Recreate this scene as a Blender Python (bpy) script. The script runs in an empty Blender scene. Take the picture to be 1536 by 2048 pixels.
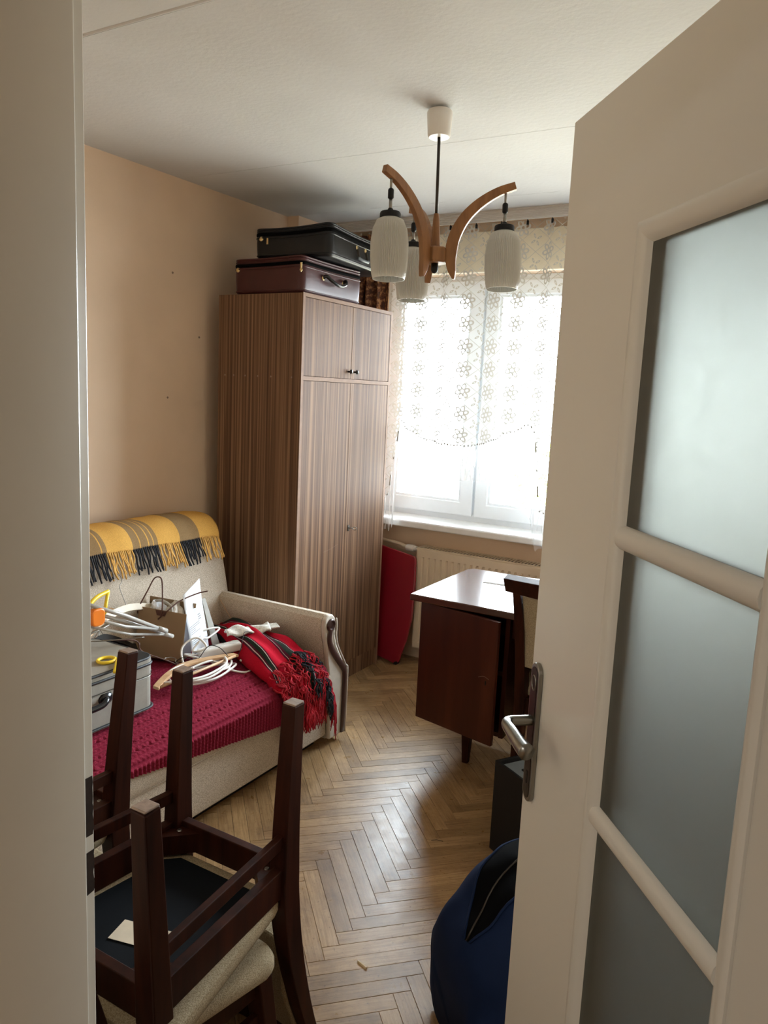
import bpy, bmesh, math, random
from mathutils import Vector, Matrix, Euler
random.seed(7)
SC = bpy.context.scene
COL = SC.collection
PI = math.pi

# ------------------------------------------------------------------ camera
cam = bpy.data.cameras.new('camera')
cam.sensor_fit = 'VERTICAL'; cam.sensor_height = 36.0
cam.lens = 1540.7 / 2048 * 36.0
cam.clip_start = 0.02; cam.clip_end = 200
cam_o = bpy.data.objects.new('camera', cam); COL.objects.link(cam_o)
YAW, PITCH, ROLL = -0.52455, 0.154157, 0.045826
_f = Vector((math.sin(YAW)*math.cos(PITCH), math.cos(YAW)*math.cos(PITCH), -math.sin(PITCH)))
_r = Vector((math.cos(YAW), -math.sin(YAW), 0)); _u = _r.cross(_f)
_r2 = math.cos(ROLL)*_r + math.sin(ROLL)*_u
_u2 = -math.sin(ROLL)*_r + math.cos(ROLL)*_u
_m = Matrix((( _r2.x, _u2.x, -_f.x, 0), (_r2.y, _u2.y, -_f.y, 0), (_r2.z, _u2.z, -_f.z, 1.57), (0, 0, 0, 1)))
cam_o.matrix_world = _m
SC.camera = cam_o

# ------------------------------------------------------------------ view, sky and lights
SC.view_settings.view_transform = 'Standard'
SC.view_settings.look = 'None'
SC.view_settings.gamma = 1.0
SC.view_settings.use_curve_mapping = False
SC.view_settings.exposure = 0.0
SKY = 38.0
HALL_W = 16.5
SC.cycles.max_bounces = 10
SC.cycles.diffuse_bounces = 6
SC.cycles.glossy_bounces = 4
SC.cycles.transmission_bounces = 8
SC.cycles.transparent_max_bounces = 16
SC.cycles.use_denoising = True
SC.cycles.sample_clamp_indirect = 14.0
w = bpy.data.worlds.new('sky'); SC.world = w; w.use_nodes = True
nt = w.node_tree; nt.nodes.clear()
wo = nt.nodes.new('ShaderNodeOutputWorld'); bg = nt.nodes.new('ShaderNodeBackground')
tc = nt.nodes.new('ShaderNodeTexCoord'); sx = nt.nodes.new('ShaderNodeSeparateXYZ')
cr = nt.nodes.new('ShaderNodeValToRGB')
mp = nt.nodes.new('ShaderNodeMapRange'); mp.inputs[1].default_value = -1; mp.inputs[2].default_value = 1
nt.links.new(tc.outputs['Generated'], sx.inputs[0]); nt.links.new(sx.outputs[2], mp.inputs[0])
nt.links.new(mp.outputs[0], cr.inputs[0])
e = cr.color_ramp.elements
e[0].position = 0.40; e[0].color = (0.34, 0.33, 0.29, 1)
e[1].position = 0.52; e[1].color = (0.86, 0.93, 1.0, 1)
k = e.new(1.0); k.color = (0.82, 0.92, 1.0, 1)
nt.links.new(cr.outputs[0], bg.inputs[0]); bg.inputs[1].default_value = SKY
nt.links.new(bg.outputs[0], wo.inputs[0])
pl = bpy.data.lights.new('window_portal', 'AREA'); pl.shape = 'RECTANGLE'; pl.size = 2.5; pl.size_y = 1.4
pl.cycles.is_portal = True
po = bpy.data.objects.new('window_portal', pl); COL.objects.link(po)
po.location = (-1.15, 4.24, 1.53); po.rotation_euler = (-PI/2, 0, 0)
hl = bpy.data.lights.new('hall_fill_light', 'AREA'); hl.shape = 'DISK'; hl.size = 0.5; hl.energy = HALL_W  # soft light added to brighten the hall side, no lamp is modelled
hl.color = (1.0, 0.97, 0.92)
ho = bpy.data.objects.new('hall_fill_light', hl); COL.objects.link(ho)
ho.location = (-0.15, -1.25, 2.38)

# ------------------------------------------------------------------ node materials
def _mat(name):
    m = bpy.data.materials.new(name); m.use_nodes = True
    return m, m.node_tree, m.node_tree.nodes['Principled BSDF']
def N(nt, t, **kw):
    n = nt.nodes.new(t)
    for k_, v in kw.items(): setattr(n, k_, v)
    return n
def L(nt, a, b): nt.links.new(a, b)
def M2(nt, op, a, b=None, c=None):
    n = nt.nodes.new('ShaderNodeMath'); n.operation = op
    for i, v in enumerate((a, b, c)):
        if v is None: continue
        if isinstance(v, (int, float)): n.inputs[i].default_value = v
        else: nt.links.new(v, n.inputs[i])
    return n.outputs[0]
def coord(nt, out='Object', scale=(1, 1, 1), rot=(0, 0, 0)):
    t = nt.nodes.new('ShaderNodeTexCoord'); m = nt.nodes.new('ShaderNodeMapping')
    m.inputs['Scale'].default_value = scale; m.inputs['Rotation'].default_value = rot
    nt.links.new(t.outputs[out], m.inputs[0]); return m.outputs[0]
def noise(nt, vec, scale, detail=3, rough=0.55):
    n = nt.nodes.new('ShaderNodeTexNoise'); n.inputs['Scale'].default_value = scale
    n.inputs['Detail'].default_value = detail; n.inputs['Roughness'].default_value = rough
    nt.links.new(vec, n.inputs['Vector']); return n.outputs[0]
def ramp(nt, fac, stops):
    r = nt.nodes.new('ShaderNodeValToRGB'); el = r.color_ramp.elements
    while len(el) < len(stops): el.new(0.5)
    for e_, (p, c) in zip(el, stops):
        e_.position = p; e_.color = (c[0], c[1], c[2], 1)
    nt.links.new(fac, r.inputs[0]); return r.outputs[0]
def bump(nt, b, h, strength=0.3, dist=0.002):
    n = nt.nodes.new('ShaderNodeBump'); n.inputs['Strength'].default_value = strength
    n.inputs['Distance'].default_value = dist
    nt.links.new(h, n.inputs['Height']); nt.links.new(n.outputs[0], b.inputs['Normal'])
def plain(name, col, rough=0.5, metal=0.0, var=0.12, vs=14.0, bs=0.0, bscale=120.0, coat=0.0, spec=None):
    """paint, plastic or metal with a faint procedural mottling and an optional fine relief"""
    m, nt, b = _mat(name)
    v = coord(nt); f = noise(nt, v, vs, 4)
    lo = [c*(1-var) for c in col]; hi = [min(1, c*(1+var)) for c in col]
    L(nt, ramp(nt, f, [(0.3, lo), (0.7, hi)]), b.inputs['Base Color'])
    b.inputs['Roughness'].default_value = rough; b.inputs['Metallic'].default_value = metal
    b.inputs['Coat Weight'].default_value = coat
    if spec is not None: b.inputs['Specular IOR Level'].default_value = spec
    if bs: bump(nt, b, noise(nt, v, bscale, 3), bs)
    return m
def wood(name, stops, scale, rough=0.4, coat=0.0, out='Object', bs=0.05, spec=0.5):
    m, nt, b = _mat(name)
    v = coord(nt, out, scale); f = noise(nt, v, 1.0, 5, 0.6)
    L(nt, ramp(nt, f, stops), b.inputs['Base Color'])
    b.inputs['Roughness'].default_value = rough; b.inputs['Coat Weight'].default_value = coat
    b.inputs['Specular IOR Level'].default_value = spec
    bump(nt, b, f, bs)
    return m
def tweed(name, a, c, scale=260, bs=0.5, rough=0.95, big=0.0):
    m, nt, b = _mat(name)
    v = coord(nt); f = noise(nt, v, scale, 2, 0.7)
    col = ramp(nt, f, [(0.34, a), (0.5, [(x+y)/2 for x, y in zip(a, c)]), (0.62, c)])
    L(nt, col, b.inputs['Base Color']); b.inputs['Roughness'].default_value = rough
    b.inputs['Specular IOR Level'].default_value = 0.15
    bump(nt, b, f, bs, 0.002)
    return m

MT = {}
MT['wall'] = plain('wall_paint', (0.71, 0.545, 0.395), 0.75, var=0.05, vs=2.5, bs=0.10, bscale=260)
MT['ceil'] = plain('ceiling_paint', (0.605, 0.615, 0.62), 0.85, var=0.03, vs=3, bs=0.55, bscale=55)
MT['hallwall'] = plain('hall_wall_paint', (0.62, 0.56, 0.46), 0.8, var=0.04, vs=3)
MT['white_gloss'] = plain('door_lacquer', (0.645, 0.625, 0.575), 0.33, var=0.02, vs=2)
MT['jamb'] = plain('jamb_enamel', (0.57, 0.52, 0.435), 0.25, var=0.05, vs=4)
MT['upvc'] = plain('white_upvc', (0.80, 0.84, 0.88), 0.35, var=0.02)
MT['sill'] = plain('sill_paint', (0.78, 0.78, 0.78), 0.4, var=0.05, vs=20)
MT['rad'] = plain('radiator_enamel', (0.68, 0.57, 0.43), 0.35, var=0.03)
MT['rail'] = plain('rail_plastic', (0.62, 0.60, 0.57), 0.45, var=0.03)
MT['zebra'] = wood('zebrano_laminate', [(0.30, (0.056, 0.029, 0.018)), (0.43, (0.115, 0.062, 0.037)), (0.52, (0.172, 0.098, 0.057)), (0.64, (0.27, 0.16, 0.092))], (88, 88, 0.5), 0.56, spec=0.17)
MT['zebra_edge'] = plain('laminate_edging', (0.25, 0.155, 0.105), 0.6, var=0.1, vs=30, spec=0.2)
MT['mahog'] = wood('dark_stained_beech', [(0.3, (0.012, 0.0030, 0.0018)), (0.7, (0.042, 0.0105, 0.0048))], (30, 30, 3), 0.45, spec=0.12)
MT['worn'] = plain('worn_leg_end', (0.24, 0.17, 0.13), 0.6, var=0.25, vs=80)
MT['desk'] = wood('mahogany_veneer', [(0.3, (0.028, 0.0060, 0.003)), (0.55, (0.046, 0.0105, 0.0045)), (0.75, (0.074, 0.019, 0.008))], (9, 9, 1.2), 0.36, spec=0.22)
MT['desktop'] = wood('polished_desk_top', [(0.3, (0.045, 0.016, 0.010)), (0.7, (0.075, 0.028, 0.016))], (2, 26, 26), 0.17, coat=0.0, spec=0.5)
MT['black'] = plain('black_lacquer', (0.007, 0.007, 0.008), 0.5, var=0.1, spec=0.25)
MT['blackgloss'] = plain('black_plastic', (0.012, 0.012, 0.014), 0.18, var=0.1)
MT['greytop'] = plain('grey_plastic', (0.16, 0.19, 0.22), 0.35)
MT['sofa'] = tweed('beige_boucle', (0.33, 0.275, 0.21), (0.66, 0.58, 0.48), 360)
MT['seatfab'] = tweed('mustard_beige_weave', (0.22, 0.17, 0.10), (0.42, 0.35, 0.24), 420)
MT['piping'] = plain('pale_piping', (0.55, 0.50, 0.43), 0.8)
MT['armwood'] = plain('dark_brown_arm_trim', (0.055, 0.026, 0.022), 0.3)
MT['undercloth'] = plain('black_dust_cloth', (0.004, 0.0055, 0.008), 0.8, spec=0.12, var=0.2, vs=6, bs=0.4, bscale=18)
MT['steel'] = plain('satin_steel', (0.27, 0.26, 0.235), 0.28, metal=1.0, var=0.03)
MT['darksteel'] = plain('dark_metal', (0.05, 0.045, 0.04), 0.35, metal=1.0)
MT['brass'] = plain('brass', (0.75, 0.60, 0.33), 0.28, metal=1.0)
MT['lampwood'] = wood('lamp_teak', [(0.3, (0.17, 0.072, 0.022)), (0.7, (0.29, 0.130, 0.042))], (40, 40, 8), 0.45)
MT['navy'] = plain('navy_nylon', (0.0045, 0.0130, 0.045), 0.8, spec=0.15, var=0.25, vs=5, bs=0.35, bscale=14)
MT['zip'] = plain('black_zip_tape', (0.002, 0.002, 0.0025), 0.85, spec=0.05)
MT['maroon'] = plain('maroon_leatherette', (0.055, 0.0125, 0.0125), 0.34, spec=0.4, var=0.15, vs=8, bs=0.15, bscale=300)
MT['blacklea'] = plain('black_leatherette', (0.009, 0.010, 0.012), 0.33, spec=0.3, var=0.15, vs=8, bs=0.15, bscale=300)
MT['greycase'] = plain('grey_fibreboard', (0.30, 0.285, 0.25), 0.5, var=0.08, vs=30, bs=0.1, bscale=300)
MT['paper'] = plain('white_paper', (0.80, 0.84, 0.90), 0.7, var=0.02)
MT['ink'] = plain('grey_print', (0.22, 0.24, 0.27), 0.8)
MT['kraft'] = plain('brown_kraft_paper', (0.30, 0.205, 0.115), 0.65, var=0.06, vs=10)
MT['cord'] = plain('brown_cord', (0.09, 0.035, 0.022), 0.6)
MT['whiteplastic'] = plain('white_plastic', (0.74, 0.72, 0.68), 0.35, var=0.03)
MT['clearwhite'] = plain('milky_plastic', (0.44, 0.43, 0.40), 0.15, var=0.05)
MT['yellow'] = plain('yellow_plastic', (0.85, 0.62, 0.035), 0.3, var=0.03)
MT['orange'] = plain('orange_plastic', (0.85, 0.22, 0.02), 0.35, var=0.03)
MT['hangwood'] = wood('pale_hanger_wood', [(0.3, (0.42, 0.24, 0.12)), (0.7, (0.62, 0.40, 0.22))], (20, 20, 20), 0.45)
MT['cream'] = plain('cream_hanger_wood', (0.68, 0.60, 0.47), 0.5)
MT['wire'] = plain('grey_wire', (0.30, 0.28, 0.25), 0.35, metal=0.8)
MT['redboard'] = plain('dark_red_laminate', (0.26, 0.008, 0.020), 0.30, var=0.06, vs=3, coat=0.3)
MT['socket'] = plain('slot_shade', (0.10, 0.10, 0.10), 0.6)  # dark tone for the painted shade inside the radiator grille
MT['sock'] = tweed('grey_white_cloth', (0.58, 0.58, 0.54), (0.84, 0.83, 0.78), 120, 0.3)
MT['substrate'] = plain('dark_floor_bed', (0.06, 0.042, 0.026), 0.9)
MT['bark'] = plain('bark', (0.12, 0.09, 0.06), 0.9)
MT['leaf'] = plain('leaf', (0.35, 0.42, 0.06), 0.6, var=0.3, vs=3)
MT['stick'] = plain('pale_splinter', (0.62, 0.50, 0.33), 0.7)
MT['concrete'] = plain('outdoor_render', (0.5, 0.5, 0.48), 0.9)

def glass_clear():
    m, nt, b = _mat('window_glass'); nt.nodes.remove(b)
    o = nt.nodes['Material Output']
    t = N(nt, 'ShaderNodeBsdfTransparent'); g = N(nt, 'ShaderNodeBsdfGlossy'); g.inputs['Roughness'].default_value = 0.02
    t.inputs[0].default_value = (0.96, 0.98, 0.98, 1)
    fr = N(nt, 'ShaderNodeFresnel'); fr.inputs[0].default_value = 1.25
    mx = N(nt, 'ShaderNodeMixShader')
    L(nt, fr.outputs[0], mx.inputs[0]); L(nt, t.outputs[0], mx.inputs[1]); L(nt, g.outputs[0], mx.inputs[2])
    L(nt, mx.outputs[0], o.inputs[0]); return m
MT['glass'] = glass_clear()
def glass_frost():
    m, nt, b = _mat('frosted_glass')
    b.inputs['Base Color'].default_value = (0.180, 0.188, 0.172, 1)
    b.inputs['Transmission Weight'].default_value = 1.0
    b.inputs['IOR'].default_value = 1.45
    f = noise(nt, coord(nt), 30, 2)
    r = N(nt, 'ShaderNodeMapRange'); r.inputs[3].default_value = 0.50; r.inputs[4].default_value = 0.58
    L(nt, f, r.inputs[0]); L(nt, r.outputs[0], b.inputs['Roughness'])
    return m
MT['frost'] = glass_frost()
def opal():
    m, nt, b = _mat('opal_lamp_glass')
    o = nt.nodes['Material Output']
    b.inputs['Base Color'].default_value = (0.58, 0.575, 0.54, 1); b.inputs['Roughness'].default_value = 0.35
    tr = N(nt, 'ShaderNodeBsdfTranslucent'); tr.inputs[0].default_value = (0.86, 0.86, 0.81, 1)
    mx = N(nt, 'ShaderNodeMixShader')
    f = noise(nt, coord(nt), 12, 2); r = N(nt, 'ShaderNodeMapRange'); r.inputs[3].default_value = 0.15; r.inputs[4].default_value = 0.20
    L(nt, f, r.inputs[0]); L(nt, r.outputs[0], mx.inputs[0])
    L(nt, b.outputs[0], mx.inputs[1]); L(nt, tr.outputs[0], mx.inputs[2]); L(nt, mx.outputs[0], o.inputs[0])
    return m
MT['opal'] = opal()

def parquet():
    m, nt, b = _mat('oak_parquet')
    u = N(nt, 'ShaderNodeUVMap'); oi = N(nt, 'ShaderNodeObjectInfo'); ge = N(nt, 'ShaderNodeNewGeometry')
    rnd = M2(nt, 'FRACT', M2(nt, 'ADD', oi.outputs['Random'], ge.outputs['Random Per Island']))
    cx_ = N(nt, 'ShaderNodeCombineXYZ'); L(nt, M2(nt, 'MULTIPLY', rnd, 37.0), cx_.inputs[2])
    va = N(nt, 'ShaderNodeVectorMath', operation='ADD'); L(nt, u.outputs[0], va.inputs[0]); L(nt, cx_.outputs[0], va.inputs[1])
    mpg = N(nt, 'ShaderNodeMapping'); mpg.inputs['Scale'].default_value = (9, 150, 1); L(nt, va.outputs[0], mpg.inputs[0])
    g = noise(nt, mpg.outputs[0], 1.0, 5, 0.65)
    c1 = ramp(nt, g, [(0.30, (0.235, 0.140, 0.062)), (0.5, (0.345, 0.222, 0.110)), (0.7, (0.43, 0.295, 0.158))])
    c2 = ramp(nt, rnd, [(0.0, (0.74, 0.70, 0.64)), (0.5, (0.96, 0.93, 0.9)), (1.0, (1.12, 1.10, 1.04))])
    mx = N(nt, 'ShaderNodeMix', data_type='RGBA', blend_type='MULTIPLY'); mx.inputs[0].default_value = 1.0
    L(nt, c1, mx.inputs[6]); L(nt, c2, mx.inputs[7])
    geo = N(nt, 'ShaderNodeNewGeometry')
    dirt = noise(nt, geo.outputs['Position'], 5.5, 6, 0.7); dm = ramp(nt, dirt, [(0.36, (0.70, 0.66, 0.62)), (0.55, (1, 1, 1))])
    spk = noise(nt, geo.outputs['Position'], 70, 4, 0.75); sm = ramp(nt, spk, [(0.30, (0.45, 0.40, 0.36)), (0.40, (1, 1, 1))])
    mx2 = N(nt, 'ShaderNodeMix', data_type='RGBA', blend_type='MULTIPLY'); mx2.inputs[0].default_value = 1.0
    L(nt, mx.outputs[2], mx2.inputs[6]); L(nt, dm, mx2.inputs[7])
    mx3 = N(nt, 'ShaderNodeMix', data_type='RGBA', blend_type='MULTIPLY'); mx3.inputs[0].default_value = 1.0
    L(nt, mx2.outputs[2], mx3.inputs[6]); L(nt, sm, mx3.inputs[7])
    L(nt, mx3.outputs[2], b.inputs['Base Color'])
    r = N(nt, 'ShaderNodeMapRange'); r.inputs[1].default_value = 0.3; r.inputs[2].default_value = 0.7; r.inputs[3].default_value = 0.25; r.inputs[4].default_value = 0.42
    L(nt, noise(nt, geo.outputs['Position'], 16, 6, 0.7), r.inputs[0]); L(nt, r.outputs[0], b.inputs['Roughness'])
    bump(nt, b, g, 0.18, 0.001)
    return m
MT['parquet'] = parquet()

def lace():
    """net curtain: open net with flower outlines and small crosses woven in, laid out in the cloth's own UV (metres)"""
    m, nt, b = _mat('lace_net'); nt.nodes.remove(b); o = nt.nodes['Material Output']
    u = N(nt, 'ShaderNodeUVMap'); s = N(nt, 'ShaderNodeSeparateXYZ'); L(nt, u.outputs[0], s.inputs[0])
    def cell(du, dv, pu, pv):
        a = M2(nt, 'SUBTRACT', M2(nt, 'FRACT', M2(nt, 'ADD', M2(nt, 'DIVIDE', s.outputs[0], pu), du)), 0.5)
        c = M2(nt, 'SUBTRACT', M2(nt, 'FRACT', M2(nt, 'ADD', M2(nt, 'DIVIDE', s.outputs[1], pv), dv)), 0.5)
        return M2(nt, 'MULTIPLY', a, pu), M2(nt, 'MULTIPLY', c, pv)
    def flower(x, y, n_, c_, ra, rb, t):
        th = M2(nt, 'ARCTAN2', y, x); rr = M2(nt, 'SQRT', M2(nt, 'ADD', M2(nt, 'MULTIPLY', x, x), M2(nt, 'MULTIPLY', y, y)))
        al = 2*PI/n_
        f = M2(nt, 'SUBTRACT', M2(nt, 'MULTIPLY', M2(nt, 'FRACT', M2(nt, 'DIVIDE', M2(nt, 'ADD', th, PI+0.3), al)), al), al/2)
        px = M2(nt, 'DIVIDE', M2(nt, 'SUBTRACT', M2(nt, 'MULTIPLY', rr, M2(nt, 'COSINE', f)), c_), ra)
        py = M2(nt, 'DIVIDE', M2(nt, 'MULTIPLY', rr, M2(nt, 'SINE', f)), rb)
        d = M2(nt, 'SQRT', M2(nt, 'ADD', M2(nt, 'MULTIPLY', px, px), M2(nt, 'MULTIPLY', py, py)))
        return M2(nt, 'LESS_THAN', M2(nt, 'ABSOLUTE', M2(nt, 'SUBTRACT', d, 0.80)), t)
    x, y = cell(0, 0, 0.165, 0.118); f1 = flower(x, y, 6, 0.0265, 0.0180, 0.0125, 0.27)
    x, y = cell(0.5, 0.5, 0.165, 0.118); f2 = flower(x, y, 4, 0.020, 0.012, 0.0045, 0.36)
    # thin diagonal lattice between the flowers
    a = M2(nt, 'ADD', M2(nt, 'DIVIDE', s.outputs[0], 0.165), M2(nt, 'DIVIDE', s.outputs[1], 0.118))
    c = M2(nt, 'SUBTRACT', M2(nt, 'DIVIDE', s.outputs[0], 0.165), M2(nt, 'DIVIDE', s.outputs[1], 0.118))
    l1 = M2(nt, 'LESS_THAN', M2(nt, 'ABSOLUTE', M2(nt, 'SUBTRACT', M2(nt, 'FRACT', a), 0.5)), 0.013)
    l2 = M2(nt, 'LESS_THAN', M2(nt, 'ABSOLUTE', M2(nt, 'SUBTRACT', M2(nt, 'FRACT', c), 0.5)), 0.013)
    pat = M2(nt, 'MAXIMUM', M2(nt, 'MAXIMUM', f1, f2), M2(nt, 'MULTIPLY', M2(nt, 'MAXIMUM', l1, l2), 0.99))
    fac = M2(nt, 'MAXIMUM', M2(nt, 'MULTIPLY', pat, 1.0), 0.045)
    t = N(nt, 'ShaderNodeBsdfTransparent')
    d = N(nt, 'ShaderNodeBsdfDiffuse'); d.inputs[0].default_value = (0.56, 0.55, 0.52, 1)
    tl = N(nt, 'ShaderNodeBsdfTranslucent'); tl.inputs[0].default_value = (0.60, 0.58, 0.53, 1)
    m1 = N(nt, 'ShaderNodeMixShader'); L(nt, M2(nt, 'SUBTRACT', 0.22, M2(nt, 'MULTIPLY', pat, 0.145)), m1.inputs[0])
    L(nt, d.outputs[0], m1.inputs[1]); L(nt, tl.outputs[0], m1.inputs[2])
    m2 = N(nt, 'ShaderNodeMixShader'); L(nt, fac, m2.inputs[0]); L(nt, t.outputs[0], m2.inputs[1]); L(nt, m1.outputs[0], m2.inputs[2])
    L(nt, m2.outputs[0], o.inputs[0]); return m
MT['lace'] = lace()
def voile():
    m, nt, b = _mat('frill_voile'); nt.nodes.remove(b); o = nt.nodes['Material Output']
    u = N(nt, 'ShaderNodeUVMap'); mp_ = N(nt, 'ShaderNodeMapping'); mp_.inputs['Scale'].default_value = (70, 0.8, 1); L(nt, u.outputs[0], mp_.inputs[0])
    f = noise(nt, mp_.outputs[0], 1.0, 2)
    r = N(nt, 'ShaderNodeMapRange'); r.inputs[1].default_value = 0.535; r.inputs[2].default_value = 0.60; r.inputs[3].default_value = 0.20; r.inputs[4].default_value = 0.985  # fold lines painted in: opaque streaks for the darker gathers
    L(nt, f, r.inputs[0])
    t = N(nt, 'ShaderNodeBsdfTransparent'); d = N(nt, 'ShaderNodeBsdfDiffuse'); d.inputs[0].default_value = (0.85, 0.86, 0.86, 1)
    tl = N(nt, 'ShaderNodeBsdfTranslucent'); tl.inputs[0].default_value = (0.75, 0.78, 0.80, 1)
    m1 = N(nt, 'ShaderNodeMixShader'); m1.inputs[0].default_value = 0.10; L(nt, d.outputs[0], m1.inputs[1]); L(nt, tl.outputs[0], m1.inputs[2])
    m2 = N(nt, 'ShaderNodeMixShader'); L(nt, r.outputs[0], m2.inputs[0]); L(nt, t.outputs[0], m2.inputs[1]); L(nt, m1.outputs[0], m2.inputs[2])
    L(nt, m2.outputs[0], o.inputs[0]); return m
MT['voile'] = voile()
def drape_mat():
    m, nt, b = _mat('bronze_brocade')
    v = coord(nt, 'Object', (1, 1, 1)); f = noise(nt, v, 42, 3, 0.6)
    L(nt, ramp(nt, f, [(0.42, (0.085, 0.030, 0.016)), (0.52, (0.20, 0.070, 0.030)), (0.60, (0.50, 0.26, 0.11))]), b.inputs['Base Color'])
    b.inputs['Roughness'].default_value = 0.5; return m
MT['drape'] = drape_mat()
def stripes(name, stops, rough=0.95, bs=0.5, sc=300, axis=0, freq=None):
    """woven stripes across the cloth's UV"""
    m, nt, b = _mat(name)
    u = N(nt, 'ShaderNodeUVMap'); s = N(nt, 'ShaderNodeSeparateXYZ'); L(nt, u.outputs[0], s.inputs[0])
    r = nt.nodes.new('ShaderNodeValToRGB'); r.color_ramp.interpolation = 'CONSTANT'; el = r.color_ramp.elements
    while len(el) < len(stops): el.new(0.5)
    for e_, (p, c) in zip(el, stops): e_.position = p; e_.color = (*c, 1)
    L(nt, s.outputs[axis], r.inputs[0])
    f = noise(nt, coord(nt), sc, 2, 0.7)
    mx = N(nt, 'ShaderNodeMix', data_type='RGBA', blend_type='MULTIPLY'); mx.inputs[0].default_value = 1
    L(nt, r.outputs[0], mx.inputs[6]); L(nt, ramp(nt, f, [(0.3, (0.72, 0.72, 0.72)), (0.65, (1.15, 1.15, 1.15))]), mx.inputs[7])
    L(nt, mx.outputs[2], b.inputs['Base Color']); b.inputs['Roughness'].default_value = rough
    b.inputs['Specular IOR Level'].default_value = 0.1
    bump(nt, b, f, bs, 0.0015); return m

# ------------------------------------------------------------------ mesh helpers
def BM(): return bmesh.new()
def mesh_from(bm, name, smooth=False):
    bmesh.ops.recalc_face_normals(bm, faces=bm.faces)
    me = bpy.data.meshes.new(name); bm.to_mesh(me); bm.free()
    if smooth:
        for p in me.polygons: p.use_smooth = True
    return me
def obj(name, bm, mat, parent=None, label=None, smooth=False, bevel=0.0, seg=2, kind=None, auto=False):
    me = mesh_from(bm, name, smooth or auto) if not isinstance(bm, bpy.types.Mesh) else bm
    o = bpy.data.objects.new(name, me); COL.objects.link(o)
    if mat is not None and len(me.materials) == 0:
        me.materials.append(MT[mat] if isinstance(mat, str) else mat)
    if parent is not None: o.parent = parent
    if label: o['label'] = label
    if kind: o['kind'] = kind
    if bevel:
        b = o.modifiers.new('bevel', 'BEVEL'); b.width = bevel; b.segments = seg; b.limit_method = 'ANGLE'; b.angle_limit = 0.6
    if auto:
        try: me.set_sharp_from_angle(angle=0.7)
        except Exception: pass
    return o
def thing(name, label, cat, loc=(0, 0, 0), rot=(0, 0, 0), group=None):
    o = bpy.data.objects.new(name, None); COL.objects.link(o); o.empty_display_size = 0.05
    o.location = loc; o.rotation_euler = rot; o['label'] = label; o['category'] = cat
    if group: o['group'] = group
    return o
def tag(o, label, cat, group=None, kind=None):
    o['label'] = label; o['category'] = cat
    if group: o['group'] = group
    if kind: o['kind'] = kind
    return o
def struct(name, bm, mat, parent=None, label=None, **kw):
    o = obj(name, bm, mat, parent, label, **kw)
    if parent is None: o['kind'] = 'structure'
    return o
def box(bm, x0, x1, y0, y1, z0, z1, mtx=None):
    vs = [bm.verts.new(Vector(p)) for p in ((x0, y0, z0), (x1, y0, z0), (x1, y1, z0), (x0, y1, z0), (x0, y0, z1), (x1, y0, z1), (x1, y1, z1), (x0, y1, z1))]
    if mtx is not None:
        for v in vs: v.co = mtx @ v.co
    for f in ((0, 3, 2, 1), (4, 5, 6, 7), (0, 1, 5, 4), (1, 2, 6, 5), (2, 3, 7, 6), (3, 0, 4, 7)): bm.faces.new([vs[i] for i in f])
    return bm
def bx(*a, mtx=None): return box(BM(), *a, mtx=mtx)
def catmull(pts, n=8, closed=False):
    P = [Vector(p) for p in pts]; out = []; m = len(P)
    rng = range(m if closed else m-1)
    for i in rng:
        p0 = P[(i-1) % m] if (closed or i > 0) else P[0]*2-P[1]
        p1 = P[i]; p2 = P[(i+1) % m]
        p3 = P[(i+2) % m] if (closed or i+2 < m) else P[-1]*2-P[-2]
        for j in range(n):
            t = j/n
            out.append(0.5*((2*p1)+(p2-p0)*t+(2*p0-5*p1+4*p2-p3)*t*t+(3*p1-p0-3*p2+p3)*t**3))
    if not closed: out.append(P[-1].copy())
    return out
def tube(bm, pts, r, n=8, closed=False, flat=None):
    """sweep a circle (or an ellipse: flat = second radius) along points; r may be a list"""
    P = [Vector(p) for p in pts]; m = len(P); rings = []; up = None
    for i, p in enumerate(P):
        a = P[(i-1) % m] if (closed or i > 0) else p; b = P[(i+1) % m] if (closed or i < m-1) else p
        t = (b-a)
        if t.length < 1e-9: t = Vector((0, 0, 1))
        t.normalize()
        if up is None:
            up = Vector((0, 0, 1)) if abs(t.z) < 0.9 else Vector((1, 0, 0))
        s = t.cross(up)
        if s.length < 1e-6: s = t.cross(Vector((1, 0.3, 0)))
        s.normalize(); up = s.cross(t).normalized()
        rr = r[i] if isinstance(r, (list, tuple)) else r; r2 = rr if flat is None else flat
        rings.append([bm.verts.new(p+s*math.cos(2*PI*k_/n)*rr+up*math.sin(2*PI*k_/n)*r2) for k_ in range(n)])
    for i in range(m if closed else m-1):
        A, B = rings[i], rings[(i+1) % m]
        for k_ in range(n): bm.faces.new((A[k_], A[(k_+1) % n], B[(k_+1) % n], B[k_]))
    if not closed:
        bm.faces.new(rings[0][::-1]); bm.faces.new(rings[-1])
    return bm
def lathe(bm, prof, n=24, c=(0, 0, 0), mtx=None):
    c = Vector(c); rings = []
    for r, z in prof:
        rings.append([bm.verts.new(c+Vector((r*math.cos(2*PI*k_/n), r*math.sin(2*PI*k_/n), z))) for k_ in range(n)])
    for A, B in zip(rings, rings[1:]):
        for k_ in range(n): bm.faces.new((A[k_], A[(k_+1) % n], B[(k_+1) % n], B[k_]))
    if prof[0][0] > 1e-6: bm.faces.new(rings[0][::-1])
    if prof[-1][0] > 1e-6: bm.faces.new(rings[-1])
    bmesh.ops.remove_doubles(bm, verts=bm.verts, dist=1e-6)
    if mtx is not None: bmesh.ops.transform(bm, matrix=mtx, verts=bm.verts)
    return bm
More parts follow.
